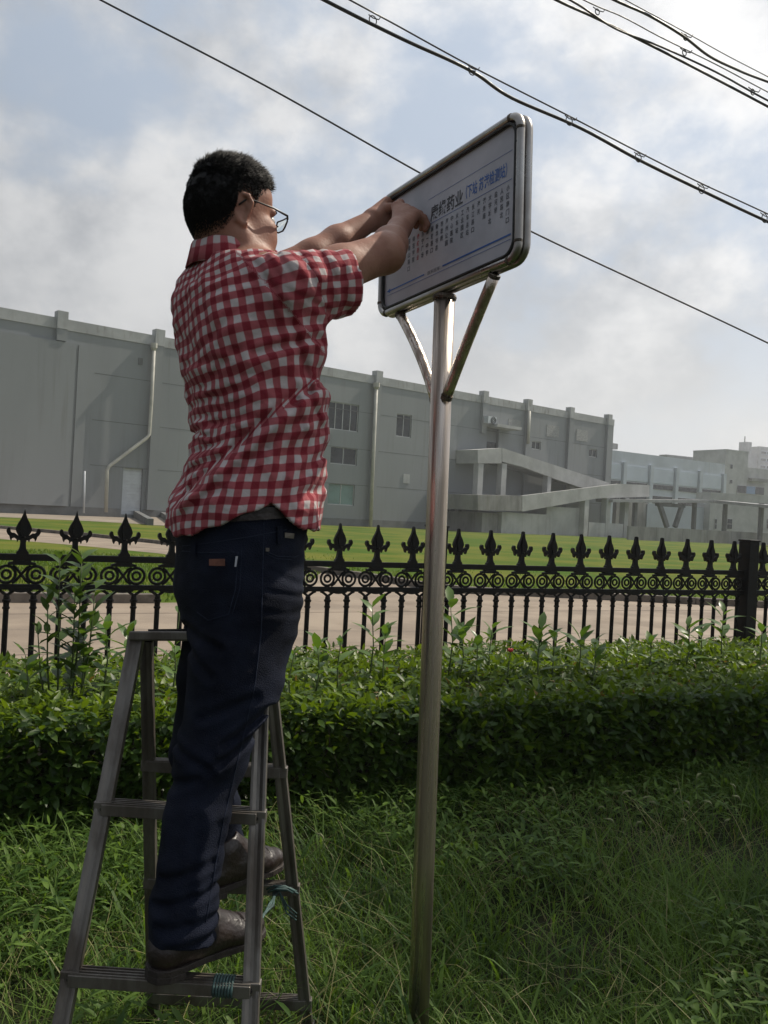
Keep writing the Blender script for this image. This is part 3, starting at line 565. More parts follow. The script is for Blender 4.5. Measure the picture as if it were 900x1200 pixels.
jig = lambda a: random.uniform(-a, a)
panels = []
pitch = 10*FS+0.0841+FS
spans = []
for pi in (-1, 0, 1, 2):
    base = pi*pitch-FS; spans.append(base)
    for i in range(11):
        s = base+i*FS
        if s < -1.2 or s > 9.2: continue
        f_ = fput(fin_me, s, RT, 'finial'); f_.rotation_euler = (0, jig(.02), jig(.05)); fput(plate_me, s, RT, 'finial_plate')
        fput(scal_me, s, RT, 'scallop'); fput(cross_me, s, RT-.112, 'crossing_arcs')
        for sg in (-1, 1):
            fput(ring_me, s+sg*.0745, RT-.112, 'ring', .002*sg); fput(ring2_me, s+sg*.0745, RT-.112, 'inner_ring')
            p_ = fput(pick_me, s+sg*FS/4, RT, 'picket'); p_.rotation_euler = (jig(.004), jig(.004), jig(.3)*0)
    a, b = base-FS/2-.03, base+10*FS+FS/2+.03
    for z0, z1, t, nm in ((-.036, 0.0, .030, 'rail'), (-.194, -.164, .030, 'lower_band'), (.14-RT, .17-RT, .03, 'rail')):
        MB().beam(fpos(a, RT+(z0+z1)/2), fpos(b, RT+(z0+z1)/2), z1-z0, t).build(nm, iron, fence, bevel=.003)
for pi in (0, 1, 2):
    s = pi*pitch-FS-(FS+.0841)/2
    MB().beam(fpos(s, 0), fpos(s, 1.235), .115, .115, FD).build('post', iron, fence, bevel=.006); MB().beam(fpos(s, 1.2355), fpos(s, 1.25), .128, .128, FD).build('post_cap', iron, fence, bevel=.006)

# ------------------------------------------------------------------ foliage tools
def leaf_cloud(pos, dirs, ups, ln, wd, bend, tint):
    """many small folded leaves as one numpy mesh"""
    n = len(pos); d = dirs/np.linalg.norm(dirs, axis=1)[:, None]
    s = np.cross(d, ups); s /= np.linalg.norm(s, axis=1)[:, None]+1e-9; u = np.cross(s, d)
    tpl = [(0, 0, 0), (-.42, .32, .10), (.42, .32, .10), (0, .34, 0), (-.40, .66, .08), (.40, .66, .08), (0, .68, 0), (0, 1, 0)]
    V = np.empty((n, 8, 3))
    for k, (a, b, c) in enumerate(tpl):
        V[:, k] = pos+s*(a*wd)[:, None]+d*(b*ln)[:, None]+u*((c*wd)-bend*ln*b*b)[:, None]
    F = np.array([(0, 3, 1), (0, 2, 3), (1, 3, 6), (1, 6, 4), (3, 2, 5), (3, 5, 6), (4, 6, 7), (6, 5, 7)])
    F = (F[None]+np.arange(n)[:, None, None]*8).reshape(-1, 3)
    return V.reshape(-1, 3), F, np.repeat(tint, 8)
def add_tint(o, t):
    a = o.data.attributes.new('tint', 'FLOAT', 'POINT'); a.data.foreach_set('value', np.asarray(t, dtype=np.float32))
def vnoise(P, sc_, seed=0):
    """smooth value noise, vectorised"""
    Q = P*sc_+np.array([seed*17.3+100, seed*5.7+100, seed*9.1+100]); i = np.floor(Q).astype(np.int64); f = Q-i; f = f*f*(3-2*f)
    def h(a, b, c):
        x = (a*73856093) ^ (b*19349663) ^ (c*83492791) ^ (seed*2654435); x = (x ^ (x >> 13))*1274126177 & 0x7fffffff; x = x ^ (x >> 16); return (x & 0xffff)/65535.0
    r = 0
    for dx in (0, 1):
        for dy in (0, 1):
            for dz in (0, 1):
                w = (f[..., 0] if dx else 1-f[..., 0])*(f[..., 1] if dy else 1-f[..., 1])*(f[..., 2] if dz else 1-f[..., 2]); r = r+w*h(i[..., 0]+dx, i[..., 1]+dy, i[..., 2]+dz)
    return r
def fbm(P, sc_, seed=0, o=3):
    r = 0; a = 1; t = 0
    for k in range(o): r = r+a*vnoise(P, sc_*2**k, seed+k); t += a; a *= .5
    return r/t

# ------------------------------------------------------------------ hedge
HA = math.radians(23.0); HD = np.array([math.cos(HA), math.sin(HA), 0]); HN = np.array([-math.sin(HA), math.cos(HA), 0])   # HN: away from the camera
HO = np.array([-1.43, 3.27, 0.0]); HT = 0.445
hedge = thing('clipped_hedge', 'long low clipped evergreen hedge with glossy leaves in front of the iron fence', 'hedge', tuple(HO))
SL0, SL1 = -1.5, 6.8
def fence_w(s):      # hedge depth up to the fence at position s
    p = HO+HD*s; F0 = np.array(FO); FN_ = np.array(FN); return ((F0-p)@FN_)/(HN@FN_)
fw = lambda s: fence_w(s)-0.10
def hprofile(s, t):
    """t 0..1 : up the front face and across the top -> w, z, normal"""
    pass
nT, nF = 42000, 30000
s_ = rng.uniform(SL0, SL1, nT); wmax = np.array([fw(x) for x in s_]); w_ = rng.uniform(0, 1, nT)*wmax
base = HO+HD*s_[:, None]+HN*w_[:, None]
bump = (fbm(base, 2.2, 3)-.5)*.10+(fbm(base, 7, 8)-.5)*.08
edge = np.minimum(1, w_/.10); zt_ = HT+bump-.05*(1-edge)**2
dep = rng.power(2.2, nT); zt_ = zt_-(1-dep)*.12
pos1 = base+np.array([0, 0, 1])*zt_[:, None]
az = rng.uniform(0, 2*np.pi, nT); el = rng.normal(.35, .45, nT)
dir1 = np.stack([np.cos(az)*np.cos(el), np.sin(az)*np.cos(el), np.sin(el)], 1); up1 = np.tile([0, 0, 1.0], (nT, 1))+rng.normal(0, .35, (nT, 3))
s2 = rng.uniform(SL0, SL1, nF); z2 = rng.uniform(0.0, 1, nF)**.9*(HT+.02)
b2 = HO+HD*s2[:, None]+np.array([0, 0, 1])*z2[:, None]
ins = -.06*np.sin(z2/HT*np.pi*.9)+(fbm(b2, 2.5, 5)-.5)*.09+(fbm(b2, 8, 6)-.5)*.06+rng.power(1.0, nF)*.11
pos2 = b2+HN*ins[:, None]
az = rng.normal(-math.pi/2+HA, 1.0, nF); el = rng.normal(.15, .55, nF)
dir2 = np.stack([np.cos(az)*np.cos(el), np.sin(az)*np.cos(el), np.sin(el)], 1); up2 = np.tile([0, -.3, 1.0], (nF, 1))+rng.normal(0, .5, (nF, 3))
pos = np.vstack([pos1, pos2]); dr = np.vstack([dir1, dir2]); up = np.vstack([up1, up2])
n = len(pos); ln = rng.uniform(.030, .074, n); wd = ln*rng.uniform(.36, .50, n)
tn = np.clip(fbm(pos, 3, 2)*.6+rng.uniform(-.3, .6, n)*.8, 0, 1); tn[nT:] *= .2  # front-face leaves tinted darker: their shade is put into the colour
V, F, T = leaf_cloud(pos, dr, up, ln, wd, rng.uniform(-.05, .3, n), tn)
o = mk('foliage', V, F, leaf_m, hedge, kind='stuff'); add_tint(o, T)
# 260 leaves that show largest, each its own part
core = rng.uniform(0, 1, 260); sf = rng.uniform(-.2, 3.2, 260); top = rng.uniform(0, 1, 260) < .6
PP = HO+HD*sf[:, None]
for i in range(260):
    if top[i]: p = PP[i]+HN*rng.uniform(.0, .5); p = p+np.array([0, 0, HT+.025]); d = np.array([rng.normal(0, 1), rng.normal(-.3, 1), .5])
    else: p = PP[i]-HN*rng.uniform(.03, .09); p = p+np.array([0, 0, rng.uniform(.15, HT)]); d = np.array([rng.normal(.1, .6), -1, rng.normal(.2, .4)])
    l_ = rng.uniform(.055, .08); v_, f_, t_ = leaf_cloud(p[None], d[None], np.array([[rng.normal(0, .3), 0, 1.0]]), np.array([l_]), np.array([l_*.42]), np.array([.15]), np.array([rng.uniform(.1, .9)*(1 if top[i] else .3)]))  # front leaves again get shade through a darker tint
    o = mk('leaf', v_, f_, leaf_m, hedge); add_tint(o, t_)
# solid dark core added to block light, standing for the shaded inside
core_m = pmat('dark_core', (0.012, 0.014, 0.006), 0.95, 0, .4, 20)
mm = MB(); ns = 60
for i in range(ns+1):
    s = SL0+(SL1-SL0)*i/ns; p = Vector(HO)+Vector(HD)*s; q = fw(s)
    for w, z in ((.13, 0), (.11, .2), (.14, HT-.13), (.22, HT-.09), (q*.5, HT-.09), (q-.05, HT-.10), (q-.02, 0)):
        mm.v.append(tuple(p+Vector(HN)*(w+jig(.015))+UZ*(z+(jig(.015) if z else 0))))
for i in range(ns):
    for j in range(6): mm.f.append((i*7+j, (i+1)*7+j, (i+1)*7+j+1, i*7+j+1))
mm.build('inner_dark_core', core_m, hedge, smooth=True, kind='stuff')

nd_ = 420; sd1 = rng.uniform(SL0, SL1, nd_); pd_ = HO+HD*sd1[:, None]+HN*(rng.uniform(-.05, .9, nd_)**1)[:, None]; pd_[:, 2] = np.where(((pd_-HO)@HN) > .02, HT+rng.uniform(-.03, .03, nd_), rng.uniform(.05, HT, nd_))
V, F, T = leaf_cloud(pd_, rng.normal(0, 1, (nd_, 3)), np.tile([0, 0, 1.0], (nd_, 1))+rng.normal(0, .5, (nd_, 3)), rng.uniform(.03, .05, nd_), rng.uniform(.012, .02, nd_), rng.uniform(.2, .8, nd_), rng.uniform(0, 1, nd_))
o = mk('dead_leaves', V, F, leafmat('dead_leaf', (.10, .06, .02), (.26, .17, .05), .3, .6), hedge, kind='stuff'); add_tint(o, T)
m = MB()
for k in range(260):
    s = random.uniform(SL0+.3, SL1-.3); b = Vector(HO)+Vector(HD)*s+Vector(HN)*random.uniform(-.02, .12)+UZ*random.uniform(.0, .25); e = b+Vector((jig(.10), -random.uniform(.02, .10), random.uniform(.08, .22))); m.tube([b, b.lerp(e, .5)+Vector((jig(.02), jig(.02), 0)), e], [.0035, .0028, .0015], 4)
m.build('twigs', bark_tw if False else pmat('hedge_twig', (.06, .045, .03), .9, 0, .4, 30), hedge, kind='stuff')

# taller shoots sticking out of the hedge
leaf_tpl = {}
def shoot(parent, root_pt, tip_pt, n_leaf, ll, name='shoot', wr=.40, mat=None, whorl=True):
    a = Vector(root_pt); b = Vector(tip_pt); mid = (a+b)/2+Vector((jig(.02), jig(.02), 0))
    st_ = MB().tube([a, a.lerp(mid, .5), mid, b.lerp(mid, .5), b], [.005, .0045, .004, .003, .002], 5).build(name, stalk_m, parent, smooth=True)
    for k in range(n_leaf):
        t = .2+.8*(k/(n_leaf-1))**.75 if n_leaf > 1 else 1; p = a.lerp(mid, t*2) if t < .5 else mid.lerp(b, t*2-1)
        az_ = k*2.4+jig(.5); e_ = .35+.5*t+jig(.25); d = np.array([math.cos(az_)*math.cos(e_), math.sin(az_)*math.cos(e_), math.sin(e_)]); l_ = ll*random.uniform(.7, 1.1)*(1.0 if t < .9 else .8)
        v_, f_, t_ = leaf_cloud(np.array(p)[None], d[None], np.array([[0, 0, 1.0]]), np.array([l_]), np.array([l_*wr]), np.array([random.uniform(.1, .45)]), np.array([random.uniform(.2, 1)]))
        o_ = mk('leaf', v_, f_, mat or shoot_m, st_); add_tint(o_, t_)
    return st_
for x, y, base_y, d, n_, l_ in ((124, 730, 790, 4.0, 9, .11), (150, 742, 790, 4.1, 8, .10), (98, 742, 790, 3.9, 8, .10), (436, 712, 780, 4.7, 7, .115), (452, 740, 780, 4.6, 5, .10), (528, 708, 780, 4.9, 8, .13), (541, 738, 780, 4.8, 7, .11), (577, 737, 775, 5.0, 7, .10), (634, 738, 775, 5.0, 8, .12), (650, 740, 775, 5.1, 6, .10), (681, 745, 775, 5.2, 8, .12), (697, 752, 775, 5.0, 5, .10), (560, 750, 780, 4.7, 6, .09), (735, 752, 775, 5.5, 6, .09), (762, 752, 775, 5.6, 5, .09), (806, 735, 770, 5.7, 8, .14), (822, 740, 770, 5.9, 6, .11), (848, 718, 765, 6.1, 8, .13), (400, 748, 785, 4.3, 5, .09), (372, 752, 790, 4.2, 6, .09), (205, 757, 790, 4.1, 5, .09), (893, 735, 765, 6.0, 6, .12), (30, 768, 800, 3.7, 6, .09), (345, 764, 790, 4.0, 5, .09)):
    b = pt(x, y, d); a = pt(x-3, base_y+12, d); a.z = min(a.z, HT-.04); shoot(hedge, a, b, n_+4, l_*1.35)
ys_ = thing('young_shrub', 'young broad-leaved shrub standing tall above the hedge in front of the fence on the left', 'shrub', tuple(pt(70, 800, 3.95)))
for (x0, y0), (x1, y1), n_, l_ in (((62, 800), (56, 700), 12, .11), ((80, 800), (88, 695), 20, .13), ((70, 800), (70, 655), 24, .135), ((84, 790), (96, 652), 26, .14), ((90, 800), (112, 690), 12, .12), ((60, 800), (44, 735), 8, .10)):
    a = pt(x0, y0, 3.95); a.z = HT-.15; shoot(ys_, a, pt(x1, y1, 3.85), n_, l_, 'stem', .42, mat=leafmat('shrub_leaf', (.02, .055, .009), (.075, .13, .02), .32, .4, spec=.4))
for x, y, d, lb_ in ((209, 690, 3.9, 'small red flower beside the seat of the man\'s jeans'), (598, 764, 4.8, 'small red bud among leaves at the hedge top right of the pole')):
    c = pt(x, y, d); m = MB()
    for k in range(6):
        a_ = k*1.05; m.tube([c, c+Vector((math.cos(a_)*.010, math.sin(a_)*.010, .008)), c+Vector((math.cos(a_)*.013, math.sin(a_)*.013, .02))], [.003, .008, .002], 5)
    o = m.build('red_flower', red_m, smooth=True); tag(o, lb_, 'flower')
    shoot(o, c-UZ*.25, c, 4, .07, 'stem')

# ------------------------------------------------------------------ grass verge
def blades(n, x0, x1, y0, y1, hmin, hmax, wid, seed, keep=None, lean=.35, patches=True, gfun=None):
    r = np.random.default_rng(seed); x = r.uniform(x0, x1, n); y = r.uniform(y0, y1, n)
    P = np.stack([x, y, np.zeros(n)], 1)
    if keep is not None: k = keep(P, r); P = P[k]; n = len(P)
    den = fbm(P, 1.6, seed, 3); h = (hmin+(hmax-hmin)*r.beta(2, 2.5, n))*(np.clip(.15+1.7*den, .3, 1.7) if patches else 1.0)
    if gfun is not None: P[:, 2] = gfun(P)
    az = r.uniform(0, 2*np.pi, n)+fbm(P, .9, seed+4, 2)*3; ln_ = np.abs(r.normal(lean, .25, n))*h; cv = r.uniform(.2, .9, n)
    D = np.stack([np.cos(az), np.sin(az), np.zeros(n)], 1); Sd = np.stack([-np.sin(az), np.cos(az), np.zeros(n)], 1); w = wid*r.uniform(.5, 1.3, n)
    V = np.empty((n, 7, 3))
    for k, (t, ww) in enumerate(((0, .8), (.35, 1), (.7, .75), (1, 0))):
        c = P+D*(ln_*(t**1.8))[:, None]*1.3; c[:, 2] += h*(t-.35*cv*t**3)
        if k < 3: V[:, 2*k] = c-Sd*(w*ww/2)[:, None]; V[:, 2*k+1] = c+Sd*(w*ww/2)[:, None]
        else: V[:, 6] = c
    F = np.array([(0, 1, 3), (0, 3, 2), (2, 3, 5), (2, 5, 4), (4, 5, 6)]); F = (F[None]+np.arange(n)[:, None, None]*7).reshape(-1, 3)
    T = np.clip((fbm(P, 2.0, seed+9, 2)-.5)*2.2+.4+r.uniform(-.35, .4, n), 0, 1); return V.reshape(-1, 3), F, np.repeat(T, 7)
def front_of_hedge(P, r): return ((P-HO)@HN) < .05
vs, fs, ts = [], [], []; off = 0
def bare(P, r):      # open soil patches and thin spots
    return front_of_hedge(P, r) & (r.uniform(0, 1, len(P)) < np.clip((fbm(P, 1.1, 61, 3)-.30)*4, .12, 1))
def by_hedge(P, r):
    q = (P-HO)@HN; return (q < .10) & (q > -.75) & (r.uniform(0, 1, len(P)) < np.clip((fbm(P, 2.0, 63, 2)-.35)*3, .1, 1))
for args, kp in (((95000, -2.6, 3.4, 1.5, 4.9, .03, .13, .0032, 11), bare), ((30000, -2.6, 3.4, 1.5, 4.9, .05, .19, .0045, 12), bare), ((3500, -2.6, 3.4, 1.8, 4.9, .06, .20, .010, 13), bare), ((30000, -2.6, 4.4, 1.9, 5.2, .08, .26, .0040, 14), by_hedge)):
    V, F, T = blades(*args, keep=kp, lean=.7); vs.append(V); fs.append(F+off); ts.append(T); off += len(V)
vg = mk('verge_grass', np.vstack(vs), np.vstack(fs), grass_m, kind='stuff'); add_tint(vg, np.concatenate(ts)); vg['label'] = 'rough uncut grass on the verge in front of the hedge'
# low broad-leaf weeds
n = 36000; P = np.stack([rng.uniform(-2.6, 3.4, n), rng.uniform(1.5, 4.9, n), rng.uniform(.02, .15, n)], 1); P = P[((P-HO)@HN) < .02]; P = P[fbm(P*[1, 1, 0], 1.3, 21, 2) > .38]; n = len(P)
az = rng.uniform(0, 6.28, n); el = rng.normal(.4, .3, n); D = np.stack([np.cos(az)*np.cos(el), np.sin(az)*np.cos(el), np.sin(el)], 1)
V, F, T = leaf_cloud(P, D, np.tile([0, 0, 1.0], (n, 1)), rng.uniform(.025, .075, n), rng.uniform(.008, .020, n), rng.uniform(0, .6, n), rng.uniform(.1, 1, n))
o = mk('weeds', V, F, grass_m, kind='stuff'); add_tint(o, T); o['label'] = 'small broad-leaved weeds among the verge grass'
V, F, T = blades(4500, -2.6, 3.4, 1.5, 4.9, .04, .22, .0028, 15, keep=front_of_hedge, lean=1.1); o = mk('dry_grass', V, F, leafmat('dry_grass', (.12, .11, .035), (.30, .28, .11), .3, .6), kind='stuff'); add_tint(o, T); o['label'] = 'dry straw coloured blades mixed through the verge grass'
# tall grass stems with pale seed heads
def foxtail(x, y, d, hgt):
    b = pt(x, y, d); a = Vector((b.x-jig(.05), b.y-.02, 0)); 
    r_ = thing('foxtail_grass', 'thin tall grass stem with a pale drooping seed head in front of the hedge', 'grass stem', tuple(a), 'tall seeding grass stems in front of the hedge')
    c = a.lerp(b, .6)+Vector((jig(.015), 0, 0)); MB().tube([a, c, b], [.0016, .0014, .001], 4).build('stalk', stalk_m, r_)
    dx = random.choice((-1, 1))*random.uniform(.3, 1); t1 = b+Vector((dx*.02, jig(.01), .018)); t2 = t1+Vector((dx*.028, jig(.01), .002)); m = MB().tube([b, b.lerp(t1, .5)+UZ*.003, t1, t2], [.0012, .0042, .0045, .0012], 6)
    for k in range(26):
        p = b.lerp(t1, k/13) if k < 13 else t1.lerp(t2, (k-13)/13); q = p+Vector((jig(1), jig(1), jig(1))).normalized()*.010; m.add([p+Vector((.0006, 0, 0)), p-Vector((.0006, 0, 0)), q], [(0, 1, 2)])
    m.build('seed_head', straw_m, r_, smooth=True)
for x, y in ((816, 912), (862, 925), (868, 938), (728, 932), (752, 938), (770, 945), (790, 930), (808, 945), (835, 945), (700, 950), (720, 965), (745, 968), (640, 950), (650, 930), (610, 955), (688, 985), (805, 965), (848, 965), (870, 975), (780, 985), (30, 1000), (62, 1010), (18, 1030), (400, 1000), (452, 960), (380, 985), (555, 990), (570, 1010), (585, 985), (885, 1000)):
    foxtail(x, y, 3.0+(900-0)*0+random.uniform(-.15, .35)+(x/900)*.75, .3)
# lawn blades on the far side of the road, and turf fringe along the kerbs
def inlawn(P, r):
    return (P[:, 1] < 60)
def gzv(P): t = np.clip((P[:, 1]-11)/35, 0, 1); return -.24*t*t*(3-2*t)+.02
K1 = np.array([[p.x, p.y] for p in k1]); K0 = np.array([[p.x, p.y] for p in k0])
def behind_k1(P, r):
    yk = np.interp(P[:, 0], K1[:, 0], K1[:, 1]); return (P[:, 1] > yk+.08) & (P[:, 0] > K1[0, 0]) & (r.uniform(0, 1, len(P)) < np.exp(-(P[:, 1]-yk)/1.6))
def behind_k0(P, r):
    yk = np.interp(P[:, 0], K0[:, 0], K0[:, 1]); yn = np.interp(P[:, 0], [p.x for p in kn[:5]], [p.y for p in kn[:5]]); return (P[:, 1] > yk+.1) & (P[:, 1] < yn-.1)
vs, fs, ts = [], [], []; off = 0
for args, kp in (((90000, -3, 11, 14, 34, .04, .09, .020, 31), behind_k1), ((14000, -8, -1.2, 10, 20, .05, .11, .018, 32), behind_k0)):
    V, F, T = blades(*args, keep=kp, lean=.4, patches=False, gfun=gzv); vs.append(V); fs.append(F+off); ts.append(T); off += len(V)
o = mk('lawn_grass', np.vstack(vs), np.vstack(fs), lawn_m, kind='stuff'); add_tint(o, np.concatenate(ts)); o['label'] = 'mown green lawn between the concrete road and the warehouse'

# ------------------------------------------------------------------ stepladder
lad = thing('stepladder', 'weathered aluminium A-frame stepladder the man is standing on', 'stepladder', (-.35, 1.95, 0))
def ext(p, q, z):      # extend the line p->q down to height z
    t = (z-p.z)/(q.z-p.z); return p+(q-p)*t
Atl = pt(160, 748, 1.99); Abl = pt(82, 1150, 1.755); Atr = pt(309, 748, 1.99); Abr = pt(295, 1150, 1.755)
Btl = pt(172, 757, 2.06); Bbl = pt(179.5, 1172, 2.20); Btr = pt(313, 757, 2.06); Bbr = pt(357, 1172, 2.20)
def cprof(w, t, g=.006): return [(-w/2, -t/2), (-w/2+g*1.2, -t/2), (-w/2+g*1.2, -t/2+g), (w/2-g*1.2, -t/2+g), (w/2-g*1.2, -t/2), (w/2, -t/2), (w/2, t/2), (w/2-g, t/2), (w/2-g*2.2, t/2-g*.6), (-w/2+g*2.2, t/2-g*.6), (-w/2+g, t/2), (-w/2, t/2)]
rails = {}
for nm, a, b in (('Al', Atl, Abl), ('Ar', Atr, Abr), ('Bl', Btl, Bbl), ('Br', Btr, Bbr)):
    f = ext(a, b, 0.005); rails[nm] = (a, f); w = .033 if nm[0] == 'A' else .028
    r_ = MB().beam(a+(a-f).normalized()*.012, f, w, .022, (1, 0, 0), cprof(w, .022)).build('rail', alu, lad, bevel=.0012)
    MB().beam(ext(a, b, .03), f-UZ*.004, w+.008, .032, (1, 0, 0)).build('foot', rubber, lad, bevel=.003)
def on(nm, z): a, f = rails[nm]; return ext(a, f, z)
def rung(a, b, dep, hgt, name='step', m=alu):
    d = (b-a).normalized(); ny = Vector((-d.y, d.x, 0)).normalized(); p = [(-dep/2, hgt/2), (-dep/2, -hgt/2), (-dep/2+.003, -hgt/2), (-dep/2+.003, hgt/2-.004), (dep/2-.003, hgt/2-.004), (dep/2-.003, -hgt/2), (dep/2, -hgt/2), (dep/2, hgt/2)]
    s_ = MB().beam(a, b, dep, hgt, ny, p if False else None).build(name, m, lad, bevel=.0015)
    for k in range(4):
        o_ = -dep/2+dep*(k+.5)/4; MB().beam(a+ny*o_+UZ*(hgt/2+.001), b+ny*o_+UZ*(hgt/2+.001), .003, .003).build('tread_rib', m, s_)
    return s_
zA = [ext(*[rails['Al'][0], rails['Al'][1]], 0).z]
for z in (.365, .668, .085): rung(on('Al', z), on('Ar', z), .042, .024)
for z in (.390, .690, .085): rung(on('Bl', z), on('Br', z), .030, .026, 'rear_rung')
pl_ = MB().hexa([Atl+Vector((-.01, -.03, -.002)), Atr+Vector((.01, -.03, -.002)), Btr+Vector((.01, .02, .010)), Btl+Vector((-.01, .02, .010)), Atl+Vector((-.01, -.03, .020)), Atr+Vector((.01, -.03, .020)), Btr+Vector((.01, .02, .032)), Btl+Vector((-.01, .02, .032))]).build('platform', alu, lad, bevel=.004)
MB().hexa([Atl+Vector((.03, -.02, .021)), Atr+Vector((-.03, -.02, .021)), Btr+Vector((-.03, .01, .033)), Btl+Vector((.03, .01, .033)), Atl+Vector((.03, -.02, .025)), Atr+Vector((-.03, -.02, .025)), Btr+Vector((-.03, .01, .038)), Btl+Vector((.03, .01, .038))]).build('platform_mat', rubber, pl_)
for nm in ('Al', 'Ar'):
    for z in (.365, .668): c = on(nm, z); MB().beam(c+UZ*.014, c-UZ*.014, .0375, .0235, (1, 0, 0)).build('joint_bracket', alu, lad, bevel=.002); MB().tube([c+Vector((0, -.016, 0)), c], .004, 8).build('rivet', alu_dark, lad)
for nm in ('Bl', 'Br'):
    for z in (.39, .69, .085): c = on(nm, z); MB().beam(c+UZ*.013, c-UZ*.013, .0335, .0235, (1, 0, 0)).build('joint_bracket', alu, lad, bevel=.002)
# twine knotted to the ladder
m = MB(); c = on('Br', .395)+Vector((-.03, -.02, 0))
for k in range(5):
    q = c+Vector((-.03+k*.004, -.01+jig(.006), jig(.012))); m.tube([q, q+Vector((.02, -.012, .014)), q+Vector((.045, -.006, .012)), q+Vector((.06, .0, .002))], .0028, 5)
e = pt(300, 1088, 1.95)
for k in range(4): m.tube([c+Vector((-.005*k, 0, 0)), c.lerp(e, .4)+Vector((jig(.008), jig(.008), 0)), c.lerp(e, .75)+Vector((jig(.008), 0, 0)), e+Vector((jig(.01), 0, jig(.01)))], .0025, 5)
for k in range(3): m.tube([c+Vector((0, 0, -.005)), c+Vector((.02, 0, -.035-.01*k)), c+Vector((.045, .0, -.055-.008*k))], .002, 5)
o = m.build('green_twine', rope_m, smooth=True); tag(o, 'frayed green twine knotted round the far ladder leg by the left shoe', 'twine')
m = MB(); a = on('Al', .365).lerp(on('Ar', .365), .80)
for k in range(7):
    q = a+(on('Ar', .365)-on('Al', .365)).normalized()*(k*.006); m.tube([q+Vector((0, math.cos(t)*.025, math.sin(t)*.018)) for t in np.linspace(0, 2*math.pi, 13)], .0028, 5)
o = m.build('green_twine', rope_m, smooth=True); tag(o, 'green twine wound round the lowest visible step under the toe of the right shoe', 'twine')

# ------------------------------------------------------------------ bus stop sign
SX = Vector((.5045, -.8634, 0)).normalized(); SX = (pt(612, 300, 1.94)-pt(450, 372, 2.46)); SX.z = 0; SW = SX.length; SX.normalize(); SNn = SX.cross(UZ)
S0 = pt(450, 372, 2.46); S1 = pt(612, 298, 1.94); z_b = (S0.z+S1.z)/2; SH = pt(612, 131, 1.94).z-S1.z+.012
SO = Vector((S0.x, S0.y, z_b)); print('sign W,H', SW, SH, 'dz', S0.z-S1.z, 'top far', pt(447, 236, 2.46).z-S0.z)
SX = (SX*SW+UZ*(S1.z-S0.z)*.75).normalized(); SU = SNn.cross(SX)*1.0; SU = SU if SU.z > 0 else -SU; SO = SO-UZ*((S1.z-S0.z)*.5*.75+.002)
def sp(a, b, n=0.0): return SO+SX*a+SU*b+SNn*n
sign = thing('bus_stop_sign', 'bus stop sign: framed white timetable panel on a stainless steel pole', 'sign', tuple(pt(489, 1222, 2.2)))
pb = pt(489, 1228, 2.2); ptop = sp(SW/2, -.012); ptop = Vector((ptop.x, ptop.y, ptop.z))
PR = .0262
ln_ = [pb.lerp(ptop, t) for t in (0, .25, .5, .75, 1)]
po = MB().tube(ln_, PR, 28).build('pole', steel, sign, smooth=True); 
for k, a_ in enumerate((.7, 2.2, 3.9, 5.2)):
    pass
MB().tube([ptop-UZ*.012, ptop-UZ*.006, ptop], [PR+.003, PR+.0045, PR+.002], 24).build('pole_cap', weld, sign)
FR = .0125; rc = .035
def rrect(w, h, r, n=7):
    P = []
    for cx_, cy_, a0 in ((w-r, h-r, 0), (r, h-r, 90), (r, r, 180), (w-r, r, 270)):
        for k in range(n): a = math.radians(a0+90*k/(n-1)); P.append((cx_+r*math.cos(a), cy_+r*math.sin(a)))
    return P
def frame_tube(name, off, R, inset, mat):
    P = [sp(a+inset, b+inset, off) for a, b in rrect(SW-2*inset, SH-2*inset, rc)]; n = len(P); m = MB(); k = 10; vs = []
    for i in range(n):
        d = (P[(i+1) % n]-P[i-1]).normalized(); u = SNn; v = d.cross(u)
        vs += [P[i]+(u*math.cos(2*math.pi*j/k)+v*math.sin(2*math.pi*j/k))*R for j in range(k)]
    m.add(vs, [(i*k+j, i*k+(j+1) % k, ((i+1) % n)*k+(j+1) % k, ((i+1) % n)*k+j) for i in range(n) for j in range(k)]); return m.build(name, mat, sign, smooth=True)
frame_tube('frame_tube', .010, FR*.80, 0, steel2); frame_tube('frame_tube', -.011, FR*.80, 0, steel2)
frame_tube('gasket', .014, .0042, FR*.95, rubber)
for ca, cb in ((rc*.9, 0), (SW-rc*.9, 0), (SW, SH-rc), (SW, rc), (SW-rc, SH), (0, rc)):
    q = sp(ca, cb, .011); ax = SX if cb in (0, SH) else SU
    MB().tube([q-ax*.003, q+ax*.003], FR*.84, 12).build('corner_joint', weld, sign)
pn = MB(); pn.prism([(a+.008, b+.008) for a, b in rrect(SW-.016, SH-.016, rc-.008)], SO+SNn*.002, SX, SU, SNn, .010); pn.build('panel', backing, sign)
sheet_ = MB(); sheet_.prism([(.018, .016), (SW-.018, .016), (SW-.018, SH-.016), (.018, SH-.016)], SO+SNn*.0078, SX, SU, SNn, .0012); sheet_ = sheet_.build('timetable_sheet', paper, sign)
def brace(a, b, mid, r):
    P = [a.lerp(mid, t*2) if t < .5 else mid.lerp(b, t*2-1) for t in (0, .5, 1)]
    Q = []
    for k in range(9): t = k/8; Q.append(a*(1-t)**2+mid*2*t*(1-t)+b*t*t)
    MB().tube(Q, r, 14).build('brace', steel, sign, smooth=True); MB().tube([b, b+(mid-b).normalized()*.012], r*1.15, 12).build('weld_bead', weld, sign); MB().tube([a, a+(mid-a).normalized()*.008], r*1.1, 12).build('weld_bead', weld, sign)
cj = pb.lerp(ptop, 1-.13/(ptop.z-pb.z)*1.0)
def onpole(y): 
    best = min((abs(0), 0),) ; t = (1228-y)/(1228-345); return pb.lerp(ptop, t)
jl = onpole(470); jr = onpole(468)
